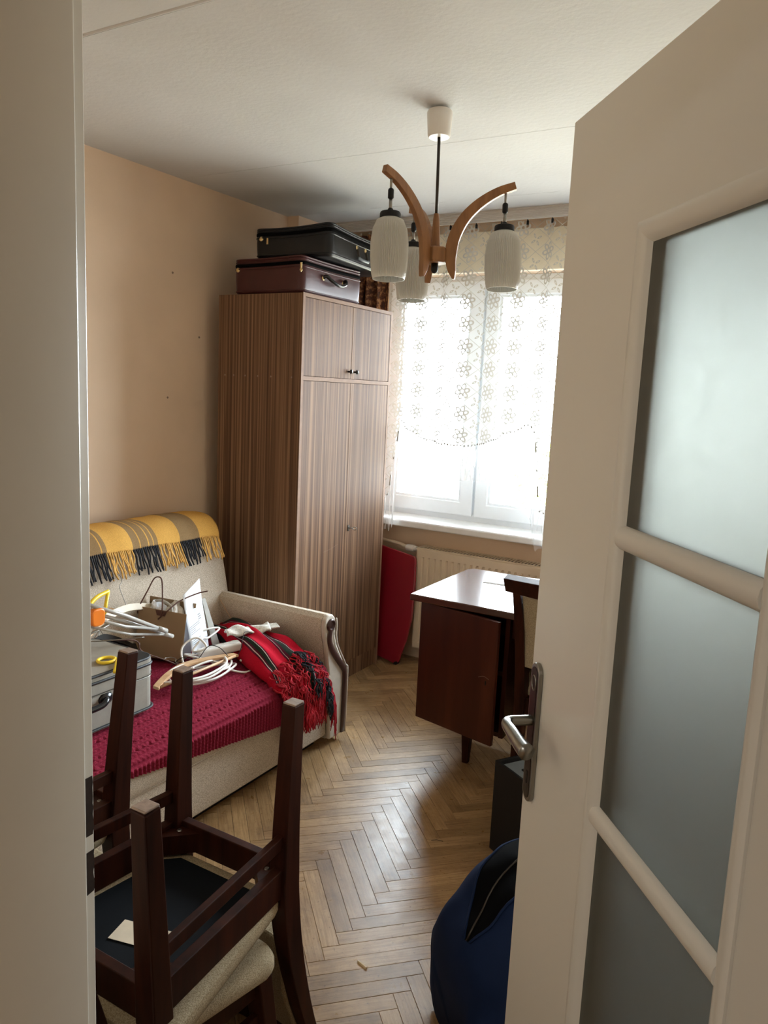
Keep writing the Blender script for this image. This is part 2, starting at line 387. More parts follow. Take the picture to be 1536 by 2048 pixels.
def prism(bm, poly, d0, d1, plane='xz'):
    """extrude a polygon; plane 'xz' -> along y, 'yz' -> along x, 'xy' -> along z"""
    def P(a, b, d): return {'xz': (a, d, b), 'yz': (d, a, b), 'xy': (a, b, d)}[plane]
    A = [bm.verts.new(P(a, b, d0)) for a, b in poly]; B = [bm.verts.new(P(a, b, d1)) for a, b in poly]
    n = len(poly)
    for i in range(n): bm.faces.new((A[i], A[(i+1) % n], B[(i+1) % n], B[i]))
    bm.faces.new(A[::-1]); bm.faces.new(B); return bm
def grid(bm, f, nu, nv, uv=None, skip=None):
    """sheet from f(u, v) in 0..1; uv(u, v) gives the cloth coordinates"""
    lay = bm.loops.layers.uv.verify()
    V = [[bm.verts.new(f(i/nu, j/nv)) for j in range(nv+1)] for i in range(nu+1)]
    for i in range(nu):
        for j in range(nv):
            if skip and skip(i/nu, j/nv): continue
            fc = bm.faces.new((V[i][j], V[i+1][j], V[i+1][j+1], V[i][j+1]))
            for lp, (a, b) in zip(fc.loops, ((i, j), (i+1, j), (i+1, j+1), (i, j+1))):
                lp[lay].uv = uv(a/nu, b/nv) if uv else (a/nu, b/nv)
    return bm
def solidify(o, t, off=0):
    s = o.modifiers.new('solid', 'SOLIDIFY'); s.thickness = t; s.offset = off; return o
def beam(bm, a, b, w, d, up=(0, 0, 1), w2=None, d2=None):
    """rectangular bar from a to b, w x d in section, tapering to w2 x d2"""
    a, b = Vector(a), Vector(b); t = (b-a).normalized(); s = t.cross(Vector(up)).normalized(); u_ = s.cross(t).normalized()
    w2 = w if w2 is None else w2; d2 = d if d2 is None else d2
    A = [bm.verts.new(a+s*sx_*w/2+u_*sy*d/2) for sx_, sy in ((-1, -1), (1, -1), (1, 1), (-1, 1))]
    B = [bm.verts.new(b+s*sx_*w2/2+u_*sy*d2/2) for sx_, sy in ((-1, -1), (1, -1), (1, 1), (-1, 1))]
    for i in range(4): bm.faces.new((A[i], A[(i+1) % 4], B[(i+1) % 4], B[i]))
    bm.faces.new(A[::-1]); bm.faces.new(B); return bm
def sections(bm, secs):
    """loft rectangular sections given as lists of 4 points"""
    R_ = [[bm.verts.new(Vector(p)) for p in s] for s in secs]
    for A, B in zip(R_, R_[1:]):
        n = len(A)
        for i in range(n): bm.faces.new((A[i], A[(i+1) % n], B[(i+1) % n], B[i]))
    bm.faces.new(R_[0][::-1]); bm.faces.new(R_[-1]); return bm
def rrect(w_, h_, r, n=5, cx=0, cy=0):
    out = []
    for qx, qy, a0 in ((1, 1, 0), (-1, 1, PI/2), (-1, -1, PI), (1, -1, 3*PI/2)):
        for i in range(n+1):
            a = a0+PI/2*i/n
            out.append((cx+qx*(w_/2-r)+r*math.cos(a), cy+qy*(h_/2-r)+r*math.sin(a)))
    return out
def interp(x, pts):
    if x <= pts[0][0]: return pts[0][1]
    for (a, b), (c, d) in zip(pts, pts[1:]):
        if x <= c:
            t = (x-a)/(c-a); return b+(d-b)*t
    return pts[-1][1]
def sinterp(x, pts):
    if x <= pts[0][0]: return pts[0][1]
    for (a, b), (c, d) in zip(pts, pts[1:]):
        if x <= c:
            t = (x-a)/(c-a); t = t*t*(3-2*t); return b+(d-b)*t
    return pts[-1][1]
def ring(bm, o, i, y0, y1):
    """rectangular frame in the xz plane; o and i are (x0, x1, z0, z1)"""
    def c(q, y): return [bm.verts.new((q[0], y, q[2])), bm.verts.new((q[1], y, q[2])), bm.verts.new((q[1], y, q[3])), bm.verts.new((q[0], y, q[3]))]
    a, b, e_, d = c(o, y0), c(i, y0), c(o, y1), c(i, y1)
    for k_ in range(4):
        j = (k_+1) % 4
        bm.faces.new((a[k_], a[j], b[j], b[k_])); bm.faces.new((e_[k_], d[k_], d[j], e_[j]))
        bm.faces.new((a[k_], e_[k_], e_[j], a[j])); bm.faces.new((b[k_], b[j], d[j], d[k_]))
    return bm

# ================================================================== SETTING
XL, XR, YB, YF, H = -2.775, 0.28, 3.98, 0.628, 2.51
# ---- floor: dark bed with herringbone oak planks
floor = struct('floor', bx(XL-0.1, XR+0.1, 0.50, YB+0.27, -0.06, -0.012), 'substrate')
PLK_L, PLK_W = 0.359, 0.051
def plank_geo(bm, mtx, off=(0, 0)):
    lay = bm.loops.layers.uv.verify()
    l, w_, c = PLK_L/2-0.00035, PLK_W/2-0.00035, 0.0007
    top = [(-l+c, -w_+c, 0), (l-c, -w_+c, 0), (l-c, w_-c, 0), (-l+c, w_-c, 0)]
    mid = [(-l, -w_, -c), (l, -w_, -c), (l, w_, -c), (-l, w_, -c)]
    bot = [(-l, -w_, -0.012), (l, -w_, -0.012), (l, w_, -0.012), (-l, w_, -0.012)]
    R_ = [[bm.verts.new(p) for p in s] for s in (bot, mid, top)]
    fs = [bm.faces.new(R_[2]), bm.faces.new(R_[0][::-1])]
    for A, B in ((R_[0], R_[1]), (R_[1], R_[2])):
        for i in range(4): fs.append(bm.faces.new((A[i], A[(i+1) % 4], B[(i+1) % 4], B[i])))
    for f in fs:
        for lp in f.loops: lp[lay].uv = (lp.vert.co.x+off[0], lp.vert.co.y+off[1])
    vs = [v for r_ in R_ for v in r_]
    for v in vs: v.co = mtx @ v.co
_pb = BM(); plank_geo(_pb, Matrix.Identity(4)); plank_me = mesh_from(_pb, 'plank'); plank_me.materials.append(MT['parquet'])
rest = BM(); step = PLK_W*math.sqrt(2); colw = PLK_L/math.sqrt(2)
rng = random.Random(3)
for k_ in range(-7, 7):
    xc = -1.204+k_*colw
    if xc < XL-0.1 or xc > XR+0.1: continue
    j0 = int((0.4-2.085)/step)-2
    for j in range(j0, j0+60):
        yc = 2.085+j*step+(step/2 if k_ % 2 else 0)
        if yc < 0.52 or yc > YB+0.14: continue
        ang = -PI/4 if k_ % 2 == 0 else PI/4
        mtx = Matrix.Translation((xc, yc, rng.uniform(-0.0009, 0.0))) @ Matrix.Rotation(ang, 4, 'Z') @ Matrix.Rotation(rng.uniform(-0.002, 0.002), 4, 'X')
        vis = -2.25 < xc < -0.55 and 1.35 < yc < 3.83 and not (xc < -1.75 and yc < 2.75)
        if vis:
            o = bpy.data.objects.new('plank', plank_me); COL.objects.link(o); o.parent = floor; o.matrix_local = mtx
        else: plank_geo(rest, mtx, (rng.uniform(0, 9), rng.uniform(0, 9)))
# trim what sticks out under the walls
for co, no in (((XL, 0, 0), (-1, 0, 0)), ((XR, 0, 0), (1, 0, 0)), ((0, YB, 0), (0, 1, 0)), ((0, 0.50, 0), (0, -1, 0))):
    bmesh.ops.bisect_plane(rest, geom=rest.verts[:]+rest.edges[:]+rest.faces[:], plane_co=co, plane_no=no, clear_outer=True)
obj('planks_around_the_edges', rest, 'parquet', floor, kind='stuff')

# ---- ceiling slabs with open joints
ceiling = struct('ceiling', bx(XL-0.1, XR+0.1, 0.52, YB+0.27, H+0.02, H+0.12), 'ceil')
def panel(y0, y1, wob0=0.0, wob1=0.0):
    bm = BM(); n = 60; r_ = random.Random(int(y0*100))
    lo = []; hi = []
    for i in range(n+1):
        x = XL-0.05+(XR-XL+0.1)*i/n
        lo.append((x, y0+r_.uniform(-wob0, wob0))); hi.append((x, y1+r_.uniform(-wob1, wob1)))
    A = [[bm.verts.new((x, y, z)) for x, y in s] for z in (H, H+0.02) for s in (lo, hi)]
    for i in range(n):
        bm.faces.new((A[0][i], A[0][i+1], A[1][i+1], A[1][i])); bm.faces.new((A[2][i], A[3][i], A[3][i+1], A[2][i+1]))
        bm.faces.new((A[0][i], A[2][i], A[2][i+1], A[0][i+1])); bm.faces.new((A[1][i], A[1][i+1], A[3][i+1], A[3][i]))
    return bm
struct('panel', panel(0.52, 1.547), 'ceil', ceiling, bevel=0.004)
struct('panel', panel(1.561, 2.764), 'ceil', ceiling)
struct('panel', panel(2.7665, 3.570, 0, 0.002), 'ceil', ceiling)
struct('panel', panel(3.5715, YB+0.2, 0.002, 0), 'ceil', ceiling)
struct('joint_filler', tube(BM(), [(XL, 1.553, H+0.006), (XR, 1.556, H+0.006)], 0.008, 10), 'ceil', ceiling, smooth=True)

# ---- walls
wall_left = struct('wall_left', bx(XL-0.1, XL, 0.52, YB+0.1, -0.06, H+0.02), 'wall')
for y, z in ((2.713, 2.079), (2.891, 1.796), (2.683, 1.498)):
    m = Matrix.Translation((XL+0.001, y, z)) @ Matrix.Rotation(PI/2, 4, 'Y')
    obj('wall_plug', lathe(BM(), [(0.0, 0.003), (0.004, 0.003), (0.0055, 0.0)], 10, mtx=m), 'worn', wall_left)
WX0, WX1, WZ0, WZ1 = -2.40, 0.10, 0.845, 2.235
bm = BM()
box(bm, XL-0.1, XR+0.1, YB, YB+0.27, -0.06, WZ0); box(bm, XL-0.1, XR+0.1, YB, YB+0.27, WZ1, H+0.02)
box(bm, XL-0.1, WX0, YB, YB+0.27, WZ0, WZ1); box(bm, WX1, XR+0.1, YB, YB+0.27, WZ0, WZ1)
wall_back = struct('wall_back', bm, 'wall')
struct('wall_right', bx(XR, XR+0.1, 0.52, YB+0.1, -0.06, H+0.02), 'wall')
DX0, DX1, DZ = -0.785, 0.165, 2.06
bm = BM()
box(bm, -2.9, DX0-0.03, 0.50, YF, -0.06, H+0.02); box(bm, DX1+0.03, 1.5, 0.50, YF, -0.06, H+0.02); box(bm, DX0-0.03, DX1+0.03, 0.50, YF, DZ+0.03, H+0.02)
struct('wall_front', bm, 'wall')
# boxed pipe chase in the far left corner
struct('trim_1', bx(XL-0.01, -2.697, 3.575, YB+0.01, -0.01, H+0.005), 'wall', bevel=0.003)
# door lining: a stop face, then the rebate with the strike holes
trim2 = bpy.data.objects.new('trim_2', None); COL.objects.link(trim2); trim2['kind'] = 'structure'
def jamb(side):
    bm = BM(); s = side
    x = DX0 if s > 0 else DX1
    poly = [(x-0.03*s, 0.462), (x+0.014*s, 0.462), (x+0.015*s, 0.475), (x+0.015*s, 0.6045), (x+0.0142*s, 0.6068), (x+0.012*s, 0.6085), (x+0.001*s, 0.6095), (x, 0.611), (x, 0.6288), (x-0.0010*s, 0.6307), (x-0.0030*s, 0.632), (x-0.03*s, 0.632)]
    return prism(bm, poly if s > 0 else poly[::-1], -0.05, DZ+0.03, 'xy')
jl = obj('lining', jamb(1), 'jamb', trim2, auto=True)
obj('lining', jamb(-1), 'jamb', trim2, auto=True)
obj('lining_head', bx(DX0, DX1, 0.462, 0.62, DZ-0.012, DZ+0.03), 'jamb', trim2, bevel=0.003)
for x0, x1 in ((DX0-0.10, DX0-0.004), (DX1+0.004, DX1+0.10)):
    obj('architrave', bx(x0, x1, 0.478, 0.50, -0.05, DZ+0.10), 'jamb', trim2, bevel=0.006)
for x0, x1 in ((DX0-0.09, DX0-0.004), (DX1+0.004, DX1+0.06)):
    obj('architrave', bx(x0, x1, YF, YF+0.003, -0.0, DZ+0.09), 'jamb', trim2, bevel=0.002)
# ragged strike holes as solid dark blocks, hole shade put into the colour
def strike(z0, z1):
    bm = BM(); r_ = random.Random(int(z0*1000)); n = 9
    L_ = []; R_ = []
    for i in range(n+1):
        z = z0+(z1-z0)*i/n
        L_.append((0.6160+r_.uniform(-0.0012, 0.0008), z)); R_.append((0.6300+r_.uniform(-0.0018, 0.0004), z+r_.uniform(-0.003, 0.003)))
    A = [bm.verts.new((DX0+0.0006, y, z)) for y, z in L_+R_[::-1]]; B = [bm.verts.new((DX0-0.02, y, z)) for y, z in L_+R_[::-1]]
    m_ = len(A); bm.faces.new(A); bm.faces.new(B[::-1])
    for i in range(m_): bm.faces.new((A[i], B[i], B[(i+1) % m_], A[(i+1) % m_]))
    return bm
MT['hole_shade'] = plain('strike_hole_shade', (0.022, 0.012, 0.009), 0.7, var=0.6, vs=60)
obj('strike_recess', strike(0.977, 1.059), 'hole_shade', trim2, 'dark ragged latch recess'); obj('strike_recess', strike(0.893, 0.954), 'hole_shade', trim2, 'dark ragged latch recess')

# ---- hallway the photographer stands in
struct('wall_hall', bx(-2.9, 1.5, -1.9, -1.8, -0.06, H+0.02), 'hallwall')
struct('wall_hall_left', bx(-1.75, -1.65, -1.8, 0.47, -0.06, H+0.02), 'hallwall')
struct('wall_hall_right', bx(1.15, 1.25, -1.8, 0.50, -0.06, H+0.02), 'hallwall')
struct('ceiling_hall', bx(-2.9, 1.5, -1.9, 0.52, H, H+0.12), 'ceil')
struct('floor_hall', bx(-2.9, 1.5, -1.9, 0.50, -0.06, 0.0), MT['hangwood'])

# ---- window
win = bpy.data.objects.new('window_1', None); COL.objects.link(win); win['kind'] = 'structure'; win.location = (0, 4.09, 0)
obj('frame', ring(BM(), (WX0, WX1, WZ0, WZ1), (WX0+0.045, WX1-0.045, WZ0+0.05, WZ1-0.045), 0.0, 0.07), 'upvc', win, bevel=0.004)
MX = -1.765
obj('mullion', bx(MX-0.035, MX+0.035, 0.004, 0.07, WZ0+0.05, WZ1-0.045), 'upvc', win, bevel=0.003)
MX2 = -0.56  # unseen right sash, window widened behind the door to admit more light
obj('mullion', bx(MX2-0.035, MX2+0.035, 0.004, 0.07, WZ0+0.05, WZ1-0.045), 'upvc', win, bevel=0.003)
for a, b in ((WX0+0.03, MX-0.008), (MX+0.008, MX2-0.008), (MX2+0.008, WX1-0.03)):
    z0, z1 = WZ0+0.035, WZ1-0.03; t = 0.078
    s = obj('sash', ring(BM(), (a, b, z0, z1), (a+t, b-t, z0+t, z1-t), -0.022, 0.05), 'upvc', win, bevel=0.006, seg=3)
    obj('glazing_bead', ring(BM(), (a+t-0.002, b-t+0.002, z0+t-0.002, z1-t+0.002), (a+t+0.014, b-t-0.014, z0+t+0.014, z1-t-0.014), -0.012, 0.0), 'upvc', s, bevel=0.003)
    obj('pane', bx(a+t-0.005, b-t+0.005, 0.012, 0.018, z0+t-0.005, z1-t+0.005), 'glass', s)
bm = BM(); n_ = 40; r_ = random.Random(5)
prism(bm, [(3.865, 0.806), (3.862, 0.812), (3.862, 0.838), (3.87, 0.846), (4.10, 0.848), (4.10, 0.79), (3.98, 0.79), (3.97, 0.804)], WX0-0.05, WX1+0.05, 'yz')
struct('trim_3', bm, 'sill', bevel=0.003)
# pale casing above the window
MT['casing'] = plain('cream_casing', (0.80, 0.73, 0.58), 0.6, var=0.03)
struct('trim_4', bx(WX0-0.03, WX1+0.03, 3.945, YB, WZ1-0.005, 2.44), 'casing', bevel=0.004)

# ---- the open door
door = bpy.data.objects.new('door_1', None); COL.objects.link(door); door['kind'] = 'structure'
DW = 0.90
DANG = math.atan2(-0.774, 0.634)
door.location = (-0.439+DW*0.634, 1.336-DW*0.774, 0.0); door.rotation_euler = (0, 0, DANG)
U = lambda u: u-DW
GX0, GX1, GZ0, GZ1 = 0.285, 0.635, 0.53, 1.805
obj('leaf', ring(BM(), (U(0), U(DW), 0.008, 2.03), (U(GX0), U(GX1), GZ0, GZ1), 0.0, 0.04), 'white_gloss', door, bevel=0.0025)
bars = [0.9535, 1.381]
def halfround(w_, h_, n=6): return [(w_/2*math.cos(PI*i/n), h_*math.sin(PI*i/n)) for i in range(n+1)]
def bead_bar(z, x0, x1, face):
    s = -1 if face == 0 else 1; y0 = 0.0 if face == 0 else 0.04
    poly = [(y0+s*(b-0.016), z+a) for a, b in halfround(0.036, 0.022)]
    poly = [(y0+s*0.002-s*0.018, z+0.018)]+[(y0+s*(b-0.006), z+a) for a, b in halfround(0.036, 0.014)]+[(y0-s*0.016, z-0.018)]
    return prism(BM(), poly, x0, x1, 'yz')
for z in bars:
    for f in (0, 1):
        obj('glazing_bar', bead_bar(z, U(GX0+0.012), U(GX1-0.012), f), 'white_gloss', door, auto=True)
def bead_ring(face):
    bm = BM(); s = -1 if face == 0 else 1; y0 = 0.0 if face == 0 else 0.04
    prof = [(-0.010, 0.0), (-0.010, 0.004), (-0.004, 0.008), (0.004, 0.008), (0.016, 0.001), (0.024, -0.011), (0.024, -0.016), (0.0, -0.016)]   # inwards, out of the face
    cs = [(U(GX0), GZ0, 1, 1), (U(GX1), GZ0, -1, 1), (U(GX1), GZ1, -1, -1), (U(GX0), GZ1, 1, -1)]
    R_ = [[bm.verts.new((x+sx_*a, y0+s*b, z+sz*a)) for a, b in prof] for x, z, sx_, sz in cs]
    for i in range(4):
        A, B = R_[i], R_[(i+1) % 4]; n = len(prof)
        for j in range(n): bm.faces.new((A[j], A[(j+1) % n], B[(j+1) % n], B[j]))
    return bm
for f in (0, 1): obj('glass_bead', bead_ring(f), 'white_gloss', door, auto=True)
zz = [GZ0]+bars+[GZ1]
for a, b in zip(zz, zz[1:]):
    obj('pane', bx(U(GX0+0.004), U(GX1-0.004), 0.0050, 0.0100, a+0.003, b-0.003), 'frost', door, 'frosted glass pane')
for f in (0, 1):
    s = -1 if f == 0 else 1; y0 = 0.0 if f == 0 else 0.04
    p = obj('lock_plate', prism(BM(), rrect(0.040, 0.266, 0.0199, 8, U(0.039), 0.966), y0, y0+s*0.009, 'xz'), 'steel', door, bevel=0.0035, seg=3)
    if f == 0:
        pin = obj('plate_inset', prism(BM(), rrect(0.028, 0.252, 0.0139, 8, U(0.039), 0.966), -0.0085, -0.0098, 'xz'), 'darksteel', p)
        obj('keyhole', prism(BM(), rrect(0.008, 0.026, 0.0039, 5, U(0.039), 0.880), -0.0095, -0.0104, 'xz'), 'black', p)
        m = Matrix.Translation((U(0.039), -0.0095, 1.062)) @ Matrix.Rotation(PI/2, 4, 'X')
        obj('emblem', tube(BM(), [m @ Vector((0.009*math.cos(t), 0.014*math.sin(t), 0)) for t in [2*PI*i/16 for i in range(16)]], 0.0016, 6, True), 'steel', p, smooth=True)
    pts = catmull([(U(0.039), y0+s*0.006, 0.990), (U(0.039), y0+s*0.030, 0.990), (U(0.040), y0+s*0.050, 0.990), (U(0.052), y0+s*0.060, 0.990), (U(0.085), y0+s*0.060, 0.988), (U(0.125), y0+s*0.058, 0.984), (U(0.150), y0+s*0.056, 0.983)], 5)
    n_ = len(pts); rr = [0.0095 if i < n_*0.45 else 0.0095+0.0055*(i/n_-0.45)/0.55 for i in range(n_)]
    obj('lever', tube(BM(), pts, rr, 14), 'steel', p, smooth=True)
for z in (0.25, 1.75):
    obj('hinge', lathe(BM(), [(0.008, -0.04), (0.008, 0.04)], 12, c=(U(DW)+0.006, 0.046, z)), 'steel', door, smooth=False)

# ---- what stands outside the window: a tree
tr = thing('tree', 'leafy tree with yellow green leaves outside the right window pane', 'tree', (-2.75, 9.5, -7.0))
obj('trunk', tube(BM(), catmull([(0, 0, 0), (0.1, 0, 3), (-0.05, 0.1, 5.5), (0.1, 0, 7.2)], 6), [0.18-0.006*i for i in range(19)], 10), 'bark', tr, smooth=True)
bm = BM(); r_ = random.Random(11)
for i in range(1500):
    a = r_.uniform(0, 2*PI); u_ = r_.uniform(-1, 1); q = r_.random()**0.4
    rad = math.sqrt(1-u_*u_)*q
    p = Vector((1.0*rad*math.cos(a), 1.0*rad*math.sin(a), 6.9+1.25*u_*q))
    e_ = Euler((r_.uniform(-1, 1), r_.uniform(-1, 1), r_.uniform(0, 6.3))); m = Matrix.Translation(p) @ e_.to_matrix().to_4x4()
    vs = [bm.verts.new(m @ Vector(c)) for c in ((-0.05, 0, 0), (0, -0.028, 0.006), (0.055, 0, 0), (0, 0.028, 0.006))]
    bm.faces.new(vs)
obj('foliage', bm, 'leaf', tr, kind='stuff')

# ================================================================== WARDROBE
WA = (-2.675, -2.167, 2.923, 3.743, 2.004)
wd = thing('wardrobe', 'tall zebrano striped wardrobe with two small doors above two tall ones', 'wardrobe', (WA[0], WA[2], 0))
wx, wy, wh = WA[1]-WA[0], WA[3]-WA[2], WA[4]
obj('side_panel', bx(0, wx-0.004, 0, 0.018, 0.0, wh-0.002), 'zebra', wd, bevel=0.001)
obj('side_panel', bx(0, wx-0.004, wy-0.018, wy, 0.0, wh-0.002), 'zebra', wd, bevel=0.001)
obj('front_edging', bx(wx-0.004, wx, 0, 0.018, 0.0, wh), 'zebra_edge', wd, 'pale edging strip')
obj('front_edging', bx(wx-0.004, wx, wy-0.018, wy, 0.0, wh), 'zebra_edge', wd, 'pale edging strip')
obj('top_panel', bx(0, wx, 0.018, wy-0.018, wh-0.018, wh), 'zebra_edge', wd, bevel=0.001)
obj('back_panel', bx(0.0, 0.004, 0.018, wy-0.018, 0.05, wh-0.018), 'zebra', wd)
obj('middle_rail', bx(0.01, wx, 0.018, wy-0.018, 1.608, 1.627), 'zebra_edge', wd, 'pale rail between upper and lower doors')
obj('plinth', bx(wx-0.030, wx-0.014, 0.018, wy-0.018, 0.0, 0.098), 'zebra', wd)
obj('bottom_panel', bx(0.01, wx-0.018, 0.018, wy-0.018, 0.09, 0.106), 'zebra_edge', wd)
sp = 0.425
for z0, z1, up in ((1.629, wh-0.020, True), (0.104, 1.606, False)):
    for y0, y1, left in ((0.0195, sp-0.0012, True), (sp+0.0012, wy-0.0195, False)):
        d = obj('door', bx(wx-0.018, wx-0.001, y0, y1, z0, z1), 'zebra', wd, bevel=0.0008)
        if up:
            y = sp-0.028 if left else sp+0.028
            m = Matrix.Translation((wx-0.001, y, 1.664)) @ Matrix.Rotation(PI/2, 4, 'Y')
            obj('knob', lathe(BM(), [(0.005, 0), (0.0045, 0.010), (0.011, 0.016), (0.011, 0.021), (0.007, 0.025), (0.0, 0.026)], 16, mtx=m), 'blackgloss', d, 'small black knob', smooth=True)
        elif not left:
            m = Matrix.Translation((wx-0.001, sp+0.030, 0.853))
            obj('escutcheon', prism(BM(), rrect(0.016, 0.034, 0.0079, 5, sp+0.030, 0.853), wx-0.001, wx+0.0015, 'yz'), 'steel', d)
            kb = BM(); tube(kb, [(wx, sp+0.03, 0.855), (wx+0.028, sp+0.03, 0.855)], 0.0028, 8)
            tube(kb, [(wx+0.028+0.011+0.011*math.cos(t), sp+0.030, 0.855+0.008*math.sin(t)) for t in [2*PI*i/14 for i in range(14)]], 0.002, 6, True)
            obj('key', kb, 'steel', d, 'small metal key left in the lock', smooth=True)
for x in (0.044, 0.10, 0.172, 0.25, 0.33, 0.453):
    m = Matrix.Translation((x, 0.0, 1.619)) @ Matrix.Rotation(PI/2, 4, 'X')
    obj('screw_cap', lathe(BM(), [(0.0, 0.0015), (0.003, 0.0015), (0.0042, 0.0)], 10, mtx=m), 'worn', wd)
obj('scratch', tube(BM(), [(wx+0.0002, 0.23, 0.757), (wx+0.0002, 0.29, 0.764), (wx+0.0002, 0.36, 0.78)], 0.0005, 4), 'zebra_edge', wd)

# ================================================================== SUITCASES ON THE WARDROBE
def soft_case(name, label, loc, rotz, lx, ly, lz, mat, trim, sag, zipz, studs, handle, tilt=(0, 0)):
    """soft-sided case: lx deep, ly long (handle on the +x face), lz high"""
    t = thing(name, label, 'suitcase', loc, (tilt[0], tilt[1], rotz), 'old suitcases on top of the wardrobe')
    def warp(p):
        x, y, z = p
        f = max(0.0, min(1.0, z/lz))
        cx_, cy_ = x/(lx/2), y/(ly/2)
        return Vector((x*(1+0.02*math.sin(PI*f)), y*(1+0.012*math.sin(PI*f)), z+f*sag*(0.55*cx_*0.5+0.5*(cx_**2)*0.6+0.35*cy_*cy_-0.35)))
    def shell(z0, z1, r_, g):
        bm = BM(); nz = 8; P = []
        base = rrect(lx+g, ly+g, 0.035, 6)
        # densify the straight runs
        pts = []
        for i, a in enumerate(base):
            b = base[(i+1) % len(base)]; d = math.dist(a, b); n_ = max(1, int(d/0.04))
            for j in range(n_): pts.append((a[0]+(b[0]-a[0])*j/n_, a[1]+(b[1]-a[1])*j/n_))
        lev = []
        for i in range(4):
            a = PI/2*i/3; lev.append((z0+r_*(1-math.sin(a)), -r_*(1-math.cos(a))))
        lev = [(z0+r_*(1-math.cos(PI/2*i/3)), -r_*(1-math.sin(PI/2*i/3))) for i in range(4)]
        lev += [(z0+r_+(z1-z0-2*r_)*i/nz, 0) for i in range(1, nz)]
        lev += [(z1-r_*(1-math.cos(PI/2*i/3)), -r_*(1-math.sin(PI/2*i/3))) for i in range(3, -1, -1)]
        rings = []
        for z, ins in lev:
            kx, ky = (lx+g+2*ins)/(lx+g), (ly+g+2*ins)/(ly+g)
            rings.append([bm.verts.new(warp((x*kx, y*ky, z))) for x, y in pts])
        n_ = len(pts)
        for A, B in zip(rings, rings[1:]):
            for i in range(n_): bm.faces.new((A[i], A[(i+1) % n_], B[(i+1) % n_], B[i]))
        for R_, kz in ((rings[0], z0), (rings[-1], z1)):
            prev = R_
            for sc in (0.75, 0.5, 0.25):
                cur = [bm.verts.new(warp((x*sc*0.93, y*sc*0.95, kz))) for x, y in pts]
                for i in range(n_): bm.faces.new((prev[i], prev[(i+1) % n_], cur[(i+1) % n_], cur[i]))
                prev = cur
            bm.faces.new(prev)
        return bm, pts
    b, pts = shell(0, lz, 0.010, 0)
    obj('body', b, mat, t, smooth=True)
    def band(z, r_, nm, mt, lab=None, flat=None):
        P = []
        for x, y in pts:
            k_ = 1+0.0005/0.3
            P.append(warp((x*k_, y*k_, z)))
        obj(nm, tube(BM(), P, r_, 6, True, flat), mt, t, lab, smooth=True)
    band(zipz, 0.0045, 'zip', 'zip', 'black zip', 0.009)
    band(zipz+0.016, 0.004, 'piping', trim); band(zipz-0.016, 0.004, 'piping', trim)
    band(0.012, 0.004, 'piping', trim); band(lz-0.008, 0.0045, 'piping', trim)
    for face, u_, z in studs:
        if face == 'y': p = warp((u_, -ly/2, z)); m = Matrix.Translation(p) @ Matrix.Rotation(PI/2, 4, 'X')
        else: p = warp((lx/2, u_, z)); m = Matrix.Translation(p) @ Matrix.Rotation(PI/2, 4, 'Y')
        s = obj('rivet', lathe(BM(), [(0.0, 0.004), (0.006, 0.004), (0.011, 0.002), (0.012, -0.003)], 16, mtx=m), 'brass', t, 'brass rivet', smooth=True)
    return t, warp
t, wrp = soft_case('suitcase', 'maroon soft-sided suitcase lying directly on the wardrobe', (-2.395, 3.195, WA[4]+0.001), 0.0, 0.405, 0.51, 0.165, 'maroon', 'maroon', 0.012, 0.130,
              [('y', -0.172, 0.112), ('x', -0.088, 0.085), ('x', 0.082, 0.085)], None)
hp = [Vector((0.203, -0.088, 0.085)), Vector((0.222, -0.084, 0.095)), Vector((0.240, -0.060, 0.075)), Vector((0.246, 0.0, 0.060)), Vector((0.240, 0.056, 0.075)), Vector((0.222, 0.080, 0.095)), Vector((0.203, 0.082, 0.085))]
obj('handle', tube(BM(), catmull(hp, 6), 0.0085, 10), 'blackgloss', t, 'black loop handle', smooth=True)
obj('zip_pull', prism(BM(), [(0.197, 0.132), (0.207, 0.132), (0.206, 0.108), (0.210, 0.098), (0.202, 0.090), (0.195, 0.099), (0.199, 0.108)], -0.262, -0.259, 'xz'), 'brass', t, 'brass zip pull')
t, wrp = soft_case('suitcase', 'black leatherette suitcase lying on top of the maroon one', (-2.335, 3.315, WA[4]+0.172), 0.10, 0.41, 0.62, 0.140, 'blacklea', 'blacklea', 0.030, 0.108,
              [('y', -0.165, 0.088), ('x', -0.048, 0.080), ('x', 0.045, 0.080)], None)
for y in (-0.048, 0.045): obj('handle_strap', beam(BM(), (0.211, y, 0.078), (0.222, y*0.98, 0.036), 0.010, 0.004, (0, 1, 0)), 'steel', t)
obj('handle', tube(BM(), catmull([(0.222, -0.056, 0.034), (0.232, -0.03, 0.026), (0.234, 0.0, 0.025), (0.232, 0.03, 0.026), (0.222, 0.054, 0.034)], 6), 0.0075, 10), 'greytop', t, 'grey bar handle', smooth=True)
obj('zip_pull', prism(BM(), [(-0.135, 0.09), (-0.127, 0.09), (-0.126, 0.062), (-0.136, 0.062)], -0.318, -0.3155, 'xz'), 'brass', t)

